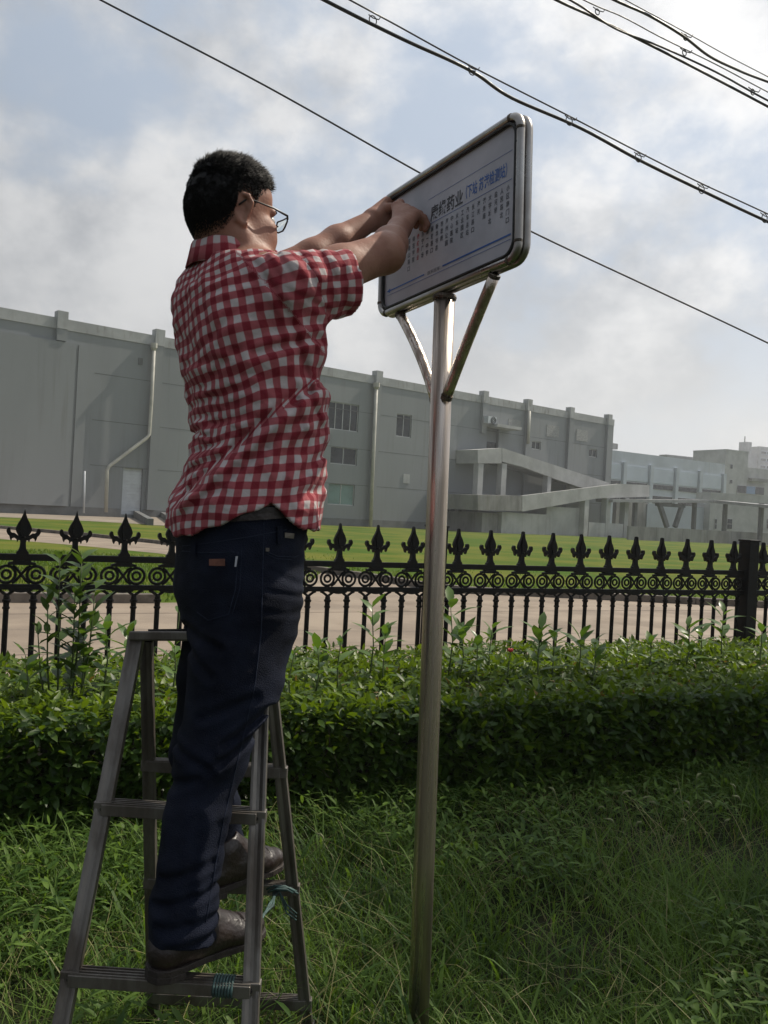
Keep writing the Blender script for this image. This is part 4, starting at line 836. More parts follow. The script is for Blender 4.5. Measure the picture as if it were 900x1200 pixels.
a = sp(.085*SW/.6, -.012); brace(a, jl-SX*PR*.8+SX*0, (a+jl)/2-UZ*.004+SX*.022, .0135)
a = sp(SW*.84, -.012); brace(a, jr+SX*PR*.8, (a+jr)/2-UZ*.004, .0135)
# lettering
def text(body, size, a, b, mat, name='lettering', w=None, n=.0092, parent=None, ex_=.0003, bold=0.0, vertical=False, step=None):
    obs = []
    chars = [(body, a, b)] if not vertical else [(c, a, b-i*step) for i, c in enumerate(body)]
    V, F = [], []
    for c, aa, bb in chars:
        cu = bpy.data.curves.new('lettering', 'FONT'); cu.body = c; cu.size = size; cu.offset = bold; cu.resolution_u = 2
        to = bpy.data.objects.new('lettering', cu); C.objects.link(to); bpy.context.view_layer.update()
        me = bpy.data.meshes.new_from_object(to.evaluated_get(bpy.context.evaluated_depsgraph_get()))
        k = len(V); vv = [v.co.copy() for v in me.vertices]
        if vv:
            x0 = min(v.x for v in vv); x1 = max(v.x for v in vv); sc_ = (w/(x1-x0)) if w else 1.0
            V += [sp(aa+(v.x-x0)*sc_, bb+v.y, n) for v in vv]; F += [tuple(i+k for i in p.vertices) for p in me.polygons]
        bpy.data.objects.remove(to); bpy.data.curves.remove(cu); bpy.data.meshes.remove(me)
    if V: return mk(name, [tuple(v) for v in V], F, mat, parent or sheet_)
text('康缘药业', .041, SW*.40, SH*.60, ink, w=SW*.235, bold=.0006)
text('（下站 苏港检测站）', .034, SW*.655, SH*.62, blue_ink, w=SW*.265, bold=.0004)
def line(a0, a1, b, t, mat, name='printed_line'): MB().prism([(a0, b-t/2), (a1, b-t/2), (a1, b+t/2), (a0, b+t/2)], SO+SNn*.0092, SX, SU, SNn, .0004).build(name, mat, sheet_)
line(SW*.38, SW*.95, SH*.572, .0008, blue_ink); line(SW*.38, SW*.95, SH*.775, .0006, blue_ink)
line(SW*.055, SW*.36, SH*.185, .0036, blue_ink); line(SW*.50, SW*.95, SH*.185, .0040, blue_ink); line(SW*.05, SW*.95, SH*.15, .0008, blue_ink)
MB().prism([(SW*.045, SH*.185), (SW*.075, SH*.203), (SW*.075, SH*.167)], SO+SNn*.0092, SX, SU, SNn, .0005).build('printed_arrow', blue_ink, sheet_)
text('首末班车', .011, SW*.385, SH*.17, grey_ink, w=SW*.095)
cols = ['新区客站', '科技园', '人民医院', '体育馆', '花果山路口', '师范学院', '康缘药业', '苏宁广场', '第一中学', '解放路口', '新华书店', '市政府', '海州公园', '中心医院', '火车站', '工业园区', '汽车总站', '长江路口', '海关', '港务局', '大学城北', '盐河桥', '人民路北', '小区南门口']
for i, s in enumerate(cols):
    a = SW*(.075+.88*i/len(cols)); text(s, .0150, a, SH*.505, red_ink if i == 6 else grey_ink, vertical=True, step=.0185, bold=.0002, w=.0112)

# unseen tree added right of the view so its crown shades the right verge
tree = thing('added_shade_tree', 'unseen broad-leaved tree added past the fence, right of the view, for its shade', 'tree', (5.5, 6.6, 0))
bark = pmat('tree_bark', (.09, .07, .05), .9, 0, .4, 8, .8, 30)
MB().tube([(5.5, 6.6, -.1), (5.52, 6.58, 1.5), (5.45, 6.5, 3.0), (5.4, 6.4, 4.6)], [.13, .11, .09, .05], 12).build('trunk', bark, tree, smooth=True)
cc0 = np.array([5.1, 6.2, 5.0]); lp, ld = [], []
for k in range(14):
    dv = rng.normal(0, 1, 3); dv /= np.linalg.norm(dv); dv[2] = abs(dv[2])*.8-.15; e0 = cc0+dv*rng.uniform(.7, 1.25)*np.array([1.15, 1.15, .95])
    MB().tube([(5.45, 6.5, 2.6+.12*k), tuple((np.array([5.42, 6.45, 3.2+.12*k])+e0)/2+rng.normal(0, .08, 3)), tuple(e0)], [.045, .028, .010], 6).build('limb', bark, tree, smooth=True)
    c_ = e0+np.clip(rng.normal(0, 1, (900, 3)), -1.9, 1.9)*np.array([.36, .36, .27]); lp.append(c_); ld.append(rng.normal(0, 1, (900, 3)))
lp = np.vstack(lp); ld = np.vstack(ld); nL = len(lp); V, F, T = leaf_cloud(lp, ld, np.tile([0, 0, 1.0], (nL, 1))+rng.normal(0, .4, (nL, 3)), rng.uniform(.07, .12, nL), rng.uniform(.035, .06, nL), rng.uniform(0, .3, nL), rng.uniform(0, 1, nL))
o = mk('crown', V, F, leaf_m, tree, kind='stuff'); add_tint(o, T)

# ------------------------------------------------------------------ implicit surfaces (for the figure, clothes and shoes)
class Field:
    def __init__(s, lo, hi, h):
        s.lo = np.array(lo, float); s.h = h; s.n = np.ceil((np.array(hi)-s.lo)/h).astype(int)+1; s.f = np.full(s.n, .1, np.float32)
        s.ax = [s.lo[i]+h*np.arange(s.n[i]) for i in range(3)]
    def sub(s, lo, hi):
        a = np.clip(np.floor((np.array(lo)-s.lo)/s.h).astype(int), 0, s.n); b = np.clip(np.ceil((np.array(hi)-s.lo)/s.h).astype(int)+1, 0, s.n)
        return tuple(slice(a[i], b[i]) for i in range(3)), s.ax[0][a[0]:b[0], None, None], s.ax[1][None, a[1]:b[1], None], s.ax[2][None, None, a[2]:b[2]]
    def put(s, fn, lo, hi, k=.02, op='u'):
        m = k+2.5*s.h; sl, X, Y, Z = s.sub(np.array(lo)-m, np.array(hi)+m)
        if 0 in s.f[sl].shape: return s
        d = fn(X, Y, Z).astype(np.float32); a = s.f[sl]
        if op == 'u': hh = np.maximum(k-np.abs(a-d), 0)/k; s.f[sl] = np.minimum(a, d)-hh*hh*k*.25
        elif op == 's': d = -d; hh = np.maximum(k-np.abs(a-d), 0)/k; s.f[sl] = np.maximum(a, d)+hh*hh*k*.25
        elif op == 'i': s.f[sl] = np.maximum(a, d)
        elif op == '+': s.f[sl] = a+d
        return s
    def cone(s, a, b, ra, rb, k=.02, op='u', flat=None):
        a = np.array(a, float); b = np.array(b, float); ab = b-a; L2 = ab@ab; r = max(ra, rb)
        def fn(X, Y, Z):
            px, py, pz = X-a[0], Y-a[1], Z-a[2]; t = np.clip((px*ab[0]+py*ab[1]+pz*ab[2])/L2, 0, 1); qx, qy, qz = px-ab[0]*t, py-ab[1]*t, pz-ab[2]*t
            d2 = qx*qx+qy*qy+qz*qz
            if flat is not None: u, f = flat; c = qx*u[0]+qy*u[1]+qz*u[2]; d2 = d2+c*c*(1/(f*f)-1)      # squashed by f along u
            return np.sqrt(d2)-(ra+(rb-ra)*t)
        return s.put(fn, np.minimum(a, b)-r, np.maximum(a, b)+r, k, op)
    def chain(s, P, R, k=.02, **kw):
        for i in range(len(P)-1): s.cone(P[i], P[i+1], R[i], R[i+1], k, **kw)
        return s
    def ell(s, c, ax, r, k=.02, op='u'):
        c = np.array(c, float); A = np.array(ax, float); r = np.array(r, float)
        def fn(X, Y, Z):
            p = [X-c[0], Y-c[1], Z-c[2]]; q = [p[0]*A[i][0]+p[1]*A[i][1]+p[2]*A[i][2] for i in range(3)]
            k0 = np.sqrt(sum((q[i]/r[i])**2 for i in range(3))); k1 = np.sqrt(sum((q[i]/r[i]**2)**2 for i in range(3)))+1e-9; return k0*(k0-1)/k1
        m = r.max(); return s.put(fn, c-m, c+m, k, op)
    def at(s, P):
        q = (np.asarray(P)-s.lo)/s.h; i = np.clip(np.floor(q).astype(int), 0, s.n-2); f = np.clip(q-i, 0, 1); r = 0
        for a in (0, 1):
            for b in (0, 1):
                for c in (0, 1): r = r+s.f[i[:, 0]+a, i[:, 1]+b, i[:, 2]+c]*(f[:, 0] if a else 1-f[:, 0])*(f[:, 1] if b else 1-f[:, 1])*(f[:, 2] if c else 1-f[:, 2])
        return r
    def mesh(s):
        F = s.f; S = F < 0; c = np.zeros(np.array(F.shape)-1, np.int8)
        for a in (0, 1):
            for b in (0, 1):
                for d in (0, 1): c += S[a:F.shape[0]-1+a, b:F.shape[1]-1+b, d:F.shape[2]-1+d]
        act = (c > 0) & (c < 8); I = np.argwhere(act); idx = np.full(act.shape, -1, np.int32); idx[act] = np.arange(len(I)); pos = np.zeros((len(I), 3)); cnt = np.zeros(len(I))
        cor = [(a, b, d) for a in (0, 1) for b in (0, 1) for d in (0, 1)]; val = {q: F[I[:, 0]+q[0], I[:, 1]+q[1], I[:, 2]+q[2]] for q in cor}
        for q in cor:
            for ax in range(3):
                if q[ax] == 0:
                    r = list(q); r[ax] = 1; r = tuple(r); fa, fb = val[q], val[r]; m = (fa < 0) != (fb < 0); t = np.where(m, fa/(np.where(m, fa-fb, 1)), 0)
                    p = np.tile(np.array(q, float), (len(I), 1)); p[:, ax] += t; pos += p*m[:, None]; cnt += m
        V = s.lo+s.h*(I+pos/cnt[:, None]); Q = []
        def quads(mask, off, cells):
            E = np.argwhere(mask)+off; return E, [idx[tuple((E+np.array(c_)).T)] for c_ in cells]
        for ax in range(3):
            o1, o2 = (ax+1) % 3, (ax+2) % 3; sl0 = [slice(1, -1)]*3; sl1 = [slice(1, -1)]*3; sl0[ax] = slice(0, -1); sl1[ax] = slice(1, None)
            A_, B_ = S[tuple(sl0)], S[tuple(sl1)]; off = np.array([1, 1, 1]); off[ax] = 0
            def cell(p, q): v = [0, 0, 0]; v[o1] = p; v[o2] = q; return v
            E = np.argwhere(A_ != B_)+off
            if len(E) == 0: continue
            cs = [idx[tuple((E+np.array(cell(p, q))).T)] for p, q in ((-1, -1), (0, -1), (0, 0), (-1, 0))]; q4 = np.stack(cs, 1)
            ins = S[tuple(E.T)]; q4[~ins] = q4[~ins][:, ::-1]; Q.append(q4)
        return V, np.vstack(Q)
def smooth_v(V, Q, it=1, lam=.5):
    for _ in range(it):
        acc = np.zeros_like(V); cn_ = np.zeros(len(V))
        for a, b in ((0, 1), (1, 2), (2, 3), (3, 0)):
            np.add.at(acc, Q[:, a], V[Q[:, b]]); np.add.at(acc, Q[:, b], V[Q[:, a]]); np.add.at(cn_, Q[:, a], 1); np.add.at(cn_, Q[:, b], 1)
        V = V*(1-lam)+lam*acc/cn_[:, None]
    return V
A3 = np.array
TH = math.radians(40); PF = A3([math.cos(TH), math.sin(TH), 0]); PR_ = A3([math.sin(TH), -math.cos(TH), 0]); PU = A3([0, 0, 1.0])
def p3(px, py, d): return A3(pt(px, py, d))

man = thing('person', 'man in glasses, red checked shirt and dark jeans standing on the stepladder', 'person', tuple(pt(230, 1160, 1.85)))
# ---- head frame
HH = math.radians(37); hf0 = A3([math.cos(HH), math.sin(HH), 0]); pit = math.radians(-4); hf = hf0*math.cos(pit)+PU*math.sin(pit); hr = A3([math.sin(HH), -math.cos(HH), 0]); hu = np.cross(hr, hf); HC = p3(272, 255, 1.97)
def hp(f, r, u): return HC+hf*f+hr*r+hu*u
hax = [hf, hr, hu]
B = Field((-.70, 1.66, 1.20), (.20, 2.50, 2.24), .0036)
B.ell(hp(-.014, 0, .040), hax, (.090, .077, .082), .01).ell(hp(-.035, 0, .0), hax, (.068, .068, .062), .03).ell(hp(.035, 0, -.025), hax, (.058, .062, .072), .03)
B.ell(hp(.044, 0, .050), hax, (.038, .060, .045), .02)
for sg in (-1, 1):
    B.cone(hp(.0, sg*.057, -.055), hp(.062, sg*.024, -.092), .022, .020, .03); B.ell(hp(.058, sg*.042, -.040), hax, (.036, .028, .036), .025); B.ell(hp(.068, sg*.042, -.012), hax, (.018, .020, .014), .015)
    B.cone(hp(.086, sg*.012, .028), hp(.078, sg*.042, .026), .008, .007, .012); B.ell(hp(.090, sg*.031, .010), hax, (.010, .015, .009), .008, 's')
B.ell(hp(.072, 0, -.100), hax, (.022, .026, .018), .02).cone(hp(.088, 0, .012), hp(.107, 0, -.022), .008, .0105, .012)
for sg in (-1, 1): B.ell(hp(.098, sg*.012, -.028), hax, (.010, .008, .007), .006)
B.ell(hp(.088, 0, -.052), hax, (.012, .022, .007), .006).ell(hp(.086, 0, -.063), hax, (.012, .019, .007), .006)
# ears
for sg in (-1, 1):
    e0 = hp(-.004, sg*.071, -.004); eo = hr*sg*.62-hf*.78; eo = eo/np.linalg.norm(eo)
    B.ell(e0+eo*.006, [np.cross(hu, eo), eo, hu], (.017, .006, .027), .006)
    rim = [(.016, .000), (.018, .016), (.010, .029), (-.004, .033), (-.015, .026), (-.018, .008), (-.015, -.010), (-.008, -.024), (.002, -.032), (.010, -.028)]
    ef = -np.cross(hu, eo)*(1 if sg > 0 else -1)
    ef = hf*.78+hr*sg*.62; ef = ef-eo*(ef@eo); ef /= np.linalg.norm(ef)
    P = [e0+ef*a*.95+hu*b+eo*(.014 if 1 < i < 8 else .006) for i, (a, b) in enumerate(rim)]
    B.chain(P, [.0036, .0042, .0046, .0046, .0046, .0046, .0046, .0056, .0068, .004], .004)
    B.ell(e0+ef*.002+eo*.015+hu*-.001, [ef, eo, hu], (.009, .008, .014), .004, 's'); B.cone(e0+ef*-.004+eo*.010+hu*.004, e0+ef*-.006+eo*.011+hu*-.016, .0035, .004, .004)
# neck, trapezius, chest
NB = p3(272, 300, 1.985); SRt = A3([-.222, 1.868, 1.795]); SLt = A3([-.425, 2.165, 1.83])
B.cone(hp(-.028, 0, -.035), NB+PU*-.03+PF*.01, .054, .060, .03).cone(hp(-.005, 0, -.06), NB+PF*.03, .050, .056, .03)
B.cone(NB-PU*.03, SRt, .062, .056, .04).cone(NB-PU*.03, SLt, .062, .056, .04)
zk = A3([1.20, 1.253, 1.329, 1.40, 1.48, 1.55, 1.613, 1.69, 1.783, 1.84, 1.90])
cpx = [(279, 1.955), (284, 1.955), (288, 1.96), (296, 1.965), (303, 1.97), (300, 1.975), (294, 1.975), (287, 1.98), (276, 1.985), (270, 1.985), (270, 1.985)]
cxk = A3([(x-450)/FPX*d for x, d in cpx])+(600-A3([588.0]*11))*0; cyk = A3([d for _, d in cpx])
# horizontal centre must follow the rolled picture: recompute through the camera
for i, (x, d) in enumerate(cpx):
    y = 598-(zk[i]-CAMH)/d*FPX; p = pt(x, y-9, d); cxk[i] = p.x
ak = A3([.170, .176, .178, .172, .168, .172, .180, .186, .178, .150, .10]); bk = A3([.135, .140, .142, .130, .122, .120, .122, .122, .112, .085, .06])
def slices(da, db, e=2.3, zlo=1.2, zhi=1.9, zk=zk, cx=cxk, cy=cyk, ak=ak, bk=bk, Fd=PF, Rd=PR_):
    def fn(X, Y, Z):
        z = Z[0, 0]; cx_ = np.interp(z, zk, cx)[None, None]; cy_ = np.interp(z, zk, cy)[None, None]; a = np.interp(z, zk, ak)[None, None]+da; b = np.interp(z, zk, bk)[None, None]+db
        dx, dy = X-cx_, Y-cy_; r_ = np.abs(dx*Rd[0]+dy*Rd[1])/a; f_ = np.abs(dx*Fd[0]+dy*Fd[1])/b; q = (r_**e+f_**e)**(1/e); d = (q-1)*(a*b)**.5*.92
        return np.maximum(d, np.maximum(Z-zhi, zlo-Z))
    return fn
tlo = (-.75, 1.65, 1.15); thi = (.0, 2.4, 1.95)
B.put(slices(-.018, -.020, zlo=1.295, zhi=1.86), tlo, thi, .035)
# ---- arms
ER = p3(450, 297, 2.04); WRt = p3(467, 269, 2.20); EL = p3(366, 300, 2.27); WL = p3(436, 258, 2.39)
B.chain([SRt, SRt*.5+ER*.5, ER], [.058, .050, .044], .02); B.chain([ER, ER*.6+WRt*.4+PU*-.002, WRt], [.043, .040, .027], .02); B.ell(ER+A3([.008, -.006, -.002]), np.eye(3), (.036, .036, .034), .02)
B.chain([SLt, SLt*.5+EL*.5, EL], [.056, .047, .040], .02); B.chain([EL, EL*.6+WL*.4, WL], [.041, .038, .026], .02)
# ---- hands
def hand(Wp, K, palmw, side, fingers, thumb, pr=.016):
    """Wp wrist, K centre of the knuckle row, side: unit vector along the row"""
    Wp, K, side = map(A3, (Wp, K, side)); side = side/np.linalg.norm(side); mid = (Wp+K)/2; up_ = np.cross(K-Wp, side); up_ /= np.linalg.norm(up_)
    for t in (-1, -.35, .35, 1): B.cone(Wp+side*t*palmw*.45, K+side*t*palmw, .018, .0125, .012)
    for f in fingers: B.chain([A3(q) for q in f], [.0100, .0092, .0086, .0074][:len(f)], .004); B.ell(A3(f[0]), np.eye(3), (.0112, .0112, .0112), .004)
    B.chain([A3(q) for q in thumb], [.015, .012, .0108, .0090], .008)
KR = p3(478, 247, 2.262); sd_r = p3(499, 252, 2.24)-p3(474, 240, 2.285); sd_r /= np.linalg.norm(sd_r)
fr = []
nrm_ = A3(SNn)
for i, t in enumerate((-.033, -.011, .011, .031)):
    q = KR+sd_r*t+PU*(.004 if i in (1, 2) else 0); ln_f = (.9, 1.0, .95, .8)[i]
    f1 = q+(-nrm_*.022+A3(SX)*.006+PU*-.006)*ln_f; f2 = f1+(-nrm_*.012+A3(SX)*.002+PU*-.019)*ln_f; f3 = f2+(nrm_*.004-A3(SX)*.004+PU*-.018)*ln_f
    fr.append([q, f1, f2, f3])
# finger tips rest on the sheet: shift so that the nearest joint touches the panel
def pdist(p): return float((A3(p)-A3(SO))@nrm_)
mind = min(pdist(q) for f in fr for q in f[1:]); print('hand right min dist', mind)
sh_ = nrm_*(.0175-mind)
fr = [[q+sh_ for q in f] for f in fr]; KR = KR+sh_; WRt2 = WRt
th_r = [WRt+sh_*.5+PU*.008, KR-sd_r*.042+nrm_*.006+PU*-.004, KR-sd_r*.050-nrm_*.012+PU*.006, KR-sd_r*.046-nrm_*.020+PU*-.012]
B.cone(WRt, WRt+(KR-WRt)*.25, .027, .024, .015)
hand(WRt, KR, .027, sd_r, fr, th_r)
KL = p3(455, 247, 2.435); sd_l = A3([0.25, .35, -.9]); sd_l /= np.linalg.norm(sd_l); fl = []
for i, t in enumerate((-.028, -.009, .009, .027)):
    q = KL+sd_l*t*.8; f1 = q+A3([.024, .006, .010]); f2 = f1+A3([.016, -.010, -.006]); f3 = f2+A3([.010, -.016, -.010]); fl.append([q, f1, f2, f3])
th_l = [WL+A3([.01, -.01, .012]), p3(449, 246, 2.41), p3(457, 243, 2.40), p3(465, 242, 2.39)]
hand(WL, KL, .026, sd_l, fl, th_l)
V, Q = B.mesh(); V = smooth_v(V, Q, 1, .4)
body = mk('body', V, Q, skin, man, smooth=True)
bvh_body = BVHTree.FromPolygons([tuple(v) for v in V], [tuple(q) for q in Q])
print('body', len(V))
# eyes
eye_w = pmat('eye_white', (.6, .57, .54), .3, 0, .05); 
for sg in (-1, 1):
    c = Vector(hp(.077, sg*.031, .009)); e_ = MB().lathe([(.0001, -.012), (.006, -.0105), (.0105, -.006), (.012, 0), (.0105, .006), (.006, .0105), (.0001, .012)], c, 14, Vector(hf)).build('eye', eye_w, man, smooth=True)
    MB().lathe([(.0055, .0105), (.0052, .0122), (.0001, .0125)], c, 12, Vector(hf)).build('iris', ink, e_)

# ---- hair: dense short strands rooted on the scalp plus a thin cap
def hair_len(P):
    """0 outside the hair, else strand length"""
    q = P-HC; f = q@hf; r = q@hr; u = q@hu
    fx = [-.13, -.070, -.045, -.030, -.020, .000, .010, .016, .028, .045, .060, .070, .080, .12]
    lx = [-.074, -.072, -.056, -.026, .020, .024, .004, .008, .040, .060, .072, .080, .085, .095]
    line = np.interp(f, fx, lx); return u-line, f, r, u
Vn = V; fc = V[Q].mean(1); q = fc-HC; near_h = (np.linalg.norm(q, axis=1) < .15); e, f_, r__, u__ = hair_len(fc)
isear = (np.abs(r__) > .073) & (u__ < .032) & (f_ > -.03) & (f_ < .025)
sel = near_h & (e > -.004) & (~isear); HQ = Q[near_h & (e > .024+.012*fbm(fc, 160, 5, 2)) & (~isear)]
nrmv = np.cross(V[Q[:, 1]]-V[Q[:, 0]], V[Q[:, 3]]-V[Q[:, 0]]); nrmv /= np.linalg.norm(nrmv, axis=1)[:, None]+1e-12
vn = np.zeros_like(V); [np.add.at(vn, Q[:, k], nrmv) for k in range(4)]; vn /= np.linalg.norm(vn, axis=1)[:, None]+1e-12
used, inv = np.unique(HQ, return_inverse=True); ev = hair_len(V[used])[0]; capV = V[used]+vn[used]*(.0003+.0016*np.clip((ev-.024)/.03, 0, 1))[:, None]
capQ = inv.reshape(-1, 4)
strands = []; idxs = np.where(sel)[0]; ns_ = 56000; pick = rng.choice(idxs, ns_); w = rng.uniform(0, 1, (ns_, 2)); A_, B_, D_ = V[Q[pick, 0]], V[Q[pick, 1]], V[Q[pick, 3]]
P0 = A_+(B_-A_)*w[:, :1]+(D_-A_)*w[:, 1:]; nn = nrmv[pick]; e, f_, r__, u__ = hair_len(P0)
topw = np.clip((u__-.060)/.05, 0, 1); frontw = np.clip((f_-.0)/.07, 0, 1)*topw
ln_h = .0025+.006*np.clip((e)/.07, 0, 1)+.014*topw*rng.uniform(.4, 1.3, ns_)+.022*frontw*rng.uniform(.1, 1.1, ns_); clump = .5+.5*(fbm(P0, 140, 77, 1)-.5)
ln_h *= .7+.6*clump; dirh = nn*(.55+.2*topw)[:, None]+hu*(.35*topw)[:, None]+hf*(.60*topw+.15+.75*frontw)[:, None]-hu*(.75*(1-topw))[:, None]+np.stack([fbm(P0, 120, 91+k, 1)-.5 for k in range(3)], 1)*.8+rng.normal(0, .12, (ns_, 3)); dirh /= np.linalg.norm(dirh, axis=1)[:, None]
keep = rng.uniform(0, 1, ns_) < np.clip(.06+e/.050, 0, 1); P0, dirh, ln_h, nn = P0[keep], dirh[keep], ln_h[keep], nn[keep]; n = len(P0)
sdv = np.cross(dirh, rng.normal(0, 1, (n, 3))); sdv /= np.linalg.norm(sdv, axis=1)[:, None]; sd2 = np.cross(dirh, sdv); wv = .00075
bend = hf*.25+rng.normal(0, .2, (n, 3)); HV = np.empty((n, 7, 3))
for k in range(3):
    a_ = 2*np.pi*k/3; HV[:, k] = P0+(sdv*math.cos(a_)+sd2*math.sin(a_))*wv; HV[:, 3+k] = P0+dirh*(ln_h*.55)[:, None]+bend*(ln_h*.12)[:, None]+(sdv*math.cos(a_)+sd2*math.sin(a_))*wv*.75
HV[:, 6] = P0+dirh*ln_h[:, None]+bend*(ln_h*.45)[:, None]
HF = np.array([(0, 1, 4), (0, 4, 3), (1, 2, 5), (1, 5, 4), (2, 0, 3), (2, 3, 5), (3, 4, 6), (4, 5, 6), (5, 3, 6)]); HF = (HF[None]+np.arange(n)[:, None, None]*7).reshape(-1, 3)
cap_f = np.vstack([capQ[:, [0, 1, 2]], capQ[:, [0, 2, 3]]]); hv = np.vstack([capV, HV.reshape(-1, 3)]); hfc = np.vstack([cap_f, HF+len(capV)])
mk('hair', hv, hfc, hair_m, man, kind='stuff')
# eyebrows
for sg in (-1, 1): MB().tube([hp(.094, sg*.014, .030), hp(.093, sg*.028, .034), hp(.082, sg*.046, .030)], [.0022, .003, .0015], 6).build('eyebrow', hair_m, man)

# ---- glasses
gl = MB(); lens_m = bpy.data.materials.new('lens_glass'); lens_m.use_nodes = True; t = lens_m.node_tree; t.nodes['Principled BSDF'].inputs['Transmission Weight'].default_value = 1; t.nodes['Principled BSDF'].inputs['Roughness'].default_value = .02; t.nodes['Principled BSDF'].inputs['IOR'].default_value = 1.1; t.nodes['Principled BSDF'].inputs['Base Color'].default_value = (.85, .9, .88, 1)
gm = pmat('black_frame', (.015, .014, .014), .35, .3, .1)
def lensloop(sg, s=1): return [hp(.112-.010*abs(a)/.062-(.003 if b < -.0 else 0), sg*(.033+a*s), .008+b*s) for a, b in ((-.022, .013), (.0, .0145), (.022, .013), (.025, .004), (.021, -.010), (.010, -.015), (-.010, -.015), (-.021, -.010), (-.024, .002))]
gm_o = MB().tube([hp(.111, -.010, .012), hp(.114, 0, .015), hp(.111, .010, .012)], .0016, 6).build('glasses', gm, man, smooth=True)
for sg in (-1, 1):
    lp = lensloop(sg); MB().tube(lp+[lp[0]], .0020, 6, False).build('lens_rim', gm, gm_o, smooth=True)
    lq = lensloop(sg, .97); n = len(lq); m = MB(); m.add([A3(q)+hf*.0006 for q in lq]+[A3(q)-hf*.0006 for q in lq], [tuple(range(n)), tuple(range(n, 2*n))[::-1]]+[((i+1) % n, i, n+i, n+(i+1) % n) for i in range(n)]); m.build('lens', lens_m, gm_o)
    MB().tube([hp(.108, sg*.058, .017), hp(.100, sg*.070, .019), hp(.060, sg*.077, .022), hp(.01, sg*.0795, .022), hp(-.012, sg*.080, .016), hp(-.024, sg*.078, .002)], [.0026, .0028, .0022, .0020, .0020, .002], 6).build('temple_arm', gm, gm_o, smooth=True)

# ---- shirt
def gingham():
    m = bpy.data.materials.new('red_gingham_cloth'); m.use_nodes = True; t = m.node_tree; b = t.nodes['Principled BSDF']; uv = N(t, 'ShaderNodeUVMap'); uv.uv_map = 'cloth'
    nz = N(t, 'ShaderNodeTexNoise'); nz.inputs['Scale'].default_value = 14; nz.inputs['Detail'].default_value = 2; t.links.new(uv.outputs[0], nz.inputs[0])
    s = N(t, 'ShaderNodeSeparateXYZ'); t.links.new(uv.outputs[0], s.inputs[0]); st_ = []
    for k in (0, 1):
        v = M(t, 'ADD', M(t, 'DIVIDE', s.outputs[k], .0335), M(t, 'MULTIPLY', nz.outputs[0], .35)); fr_ = M(t, 'FRACT', v); tri = M(t, 'ABSOLUTE', M(t, 'SUBTRACT', fr_, .5)); st_.append(mapr(t, tri, .215, .285, 0, 1))
    sm = M(t, 'ADD', st_[0], st_[1]); c1 = mixc(t, M(t, 'MINIMUM', sm, 1.0), (.66, .61, .60), (.46, .12, .135)); c2 = mixc(t, M(t, 'MAXIMUM', M(t, 'SUBTRACT', sm, 1.0), 0.0), c1, (.27, .018, .034))
    wv = N(t, 'ShaderNodeTexNoise'); wv.inputs['Scale'].default_value = 900; t.links.new(uv.outputs[0], wv.inputs[0]); c3 = mixc(t, mapr(t, wv.outputs[0], .35, .65, 0, .18), c2, (.38, .16, .16))
    t.links.new(c3, b.inputs['Base Color']); b.inputs['Roughness'].default_value = .85; b.inputs['Specular IOR Level'].default_value = .15; b.inputs['Sheen Weight'].default_value = .1
    wr = N(t, 'ShaderNodeTexNoise'); wr.inputs['Scale'].default_value = 38; wr.inputs['Detail'].default_value = 4; wr.inputs['Distortion'].default_value = .6; tcn = N(t, 'ShaderNodeTexCoord'); t.links.new(tcn.outputs['Object'], wr.inputs[0])
    bp = N(t, 'ShaderNodeBump'); bp.inputs['Strength'].default_value = .7; bp.inputs['Distance'].default_value = .006; t.links.new(wr.outputs[0], bp.inputs['Height']); t.links.new(bp.outputs[0], b.inputs['Normal'])
    tr = N(t, 'ShaderNodeBsdfTranslucent'); t.links.new(c2, tr.inputs[0]); mx = N(t, 'ShaderNodeMixShader'); mx.inputs[0].default_value = .28; t.links.new(b.outputs[0], mx.inputs[1]); t.links.new(tr.outputs[0], mx.inputs[2]); t.links.new(mx.outputs[0], t.nodes['Material Output'].inputs[0]); return m
cloth = gingham()
sak = A3([.176, .182, .182, .176, .172, .190, .196, .198, .186, .158, .10])+.004; sbk = A3([.150, .158, .158, .146, .138, .134, .136, .134, .122, .092, .055])+.004
T_ = Field((-.78, 1.62, 1.16), (.10, 2.56, 1.98), .0046)
T_.put(slices(0, 0, e=2.25, zlo=1.17, zhi=1.872, ak=sak, bk=sbk), tlo, thi, .02)
T_.cone(NB-PU*.052, SRt+PU*.0, .060, .064, .03).cone(NB-PU*.050, SLt+PU*.0, .062, .068, .04).cone(NB-PU*.09, NB-PU*.01, .085, .066, .03)
HMR = p3(404, 330, 1.945); axR = HMR-SRt; LR = np.linalg.norm(axR); axR = axR/LR
T_.cone(SRt-axR*.0-PU*.004, HMR+axR*.04, .074, .074, .035)
HML = SLt+(EL-SLt)*.62; axL = (HML-SLt)/np.linalg.norm(HML-SLt); T_.cone(SLt-axL*.01, HML+axL*.04, .075, .066, .04)
T_.cone(SRt-PU*.03-PR_*.03, SRt-PU*.11-PR_*.035+PF*.03, .07, .06, .05)   # cloth bridging under the armpit
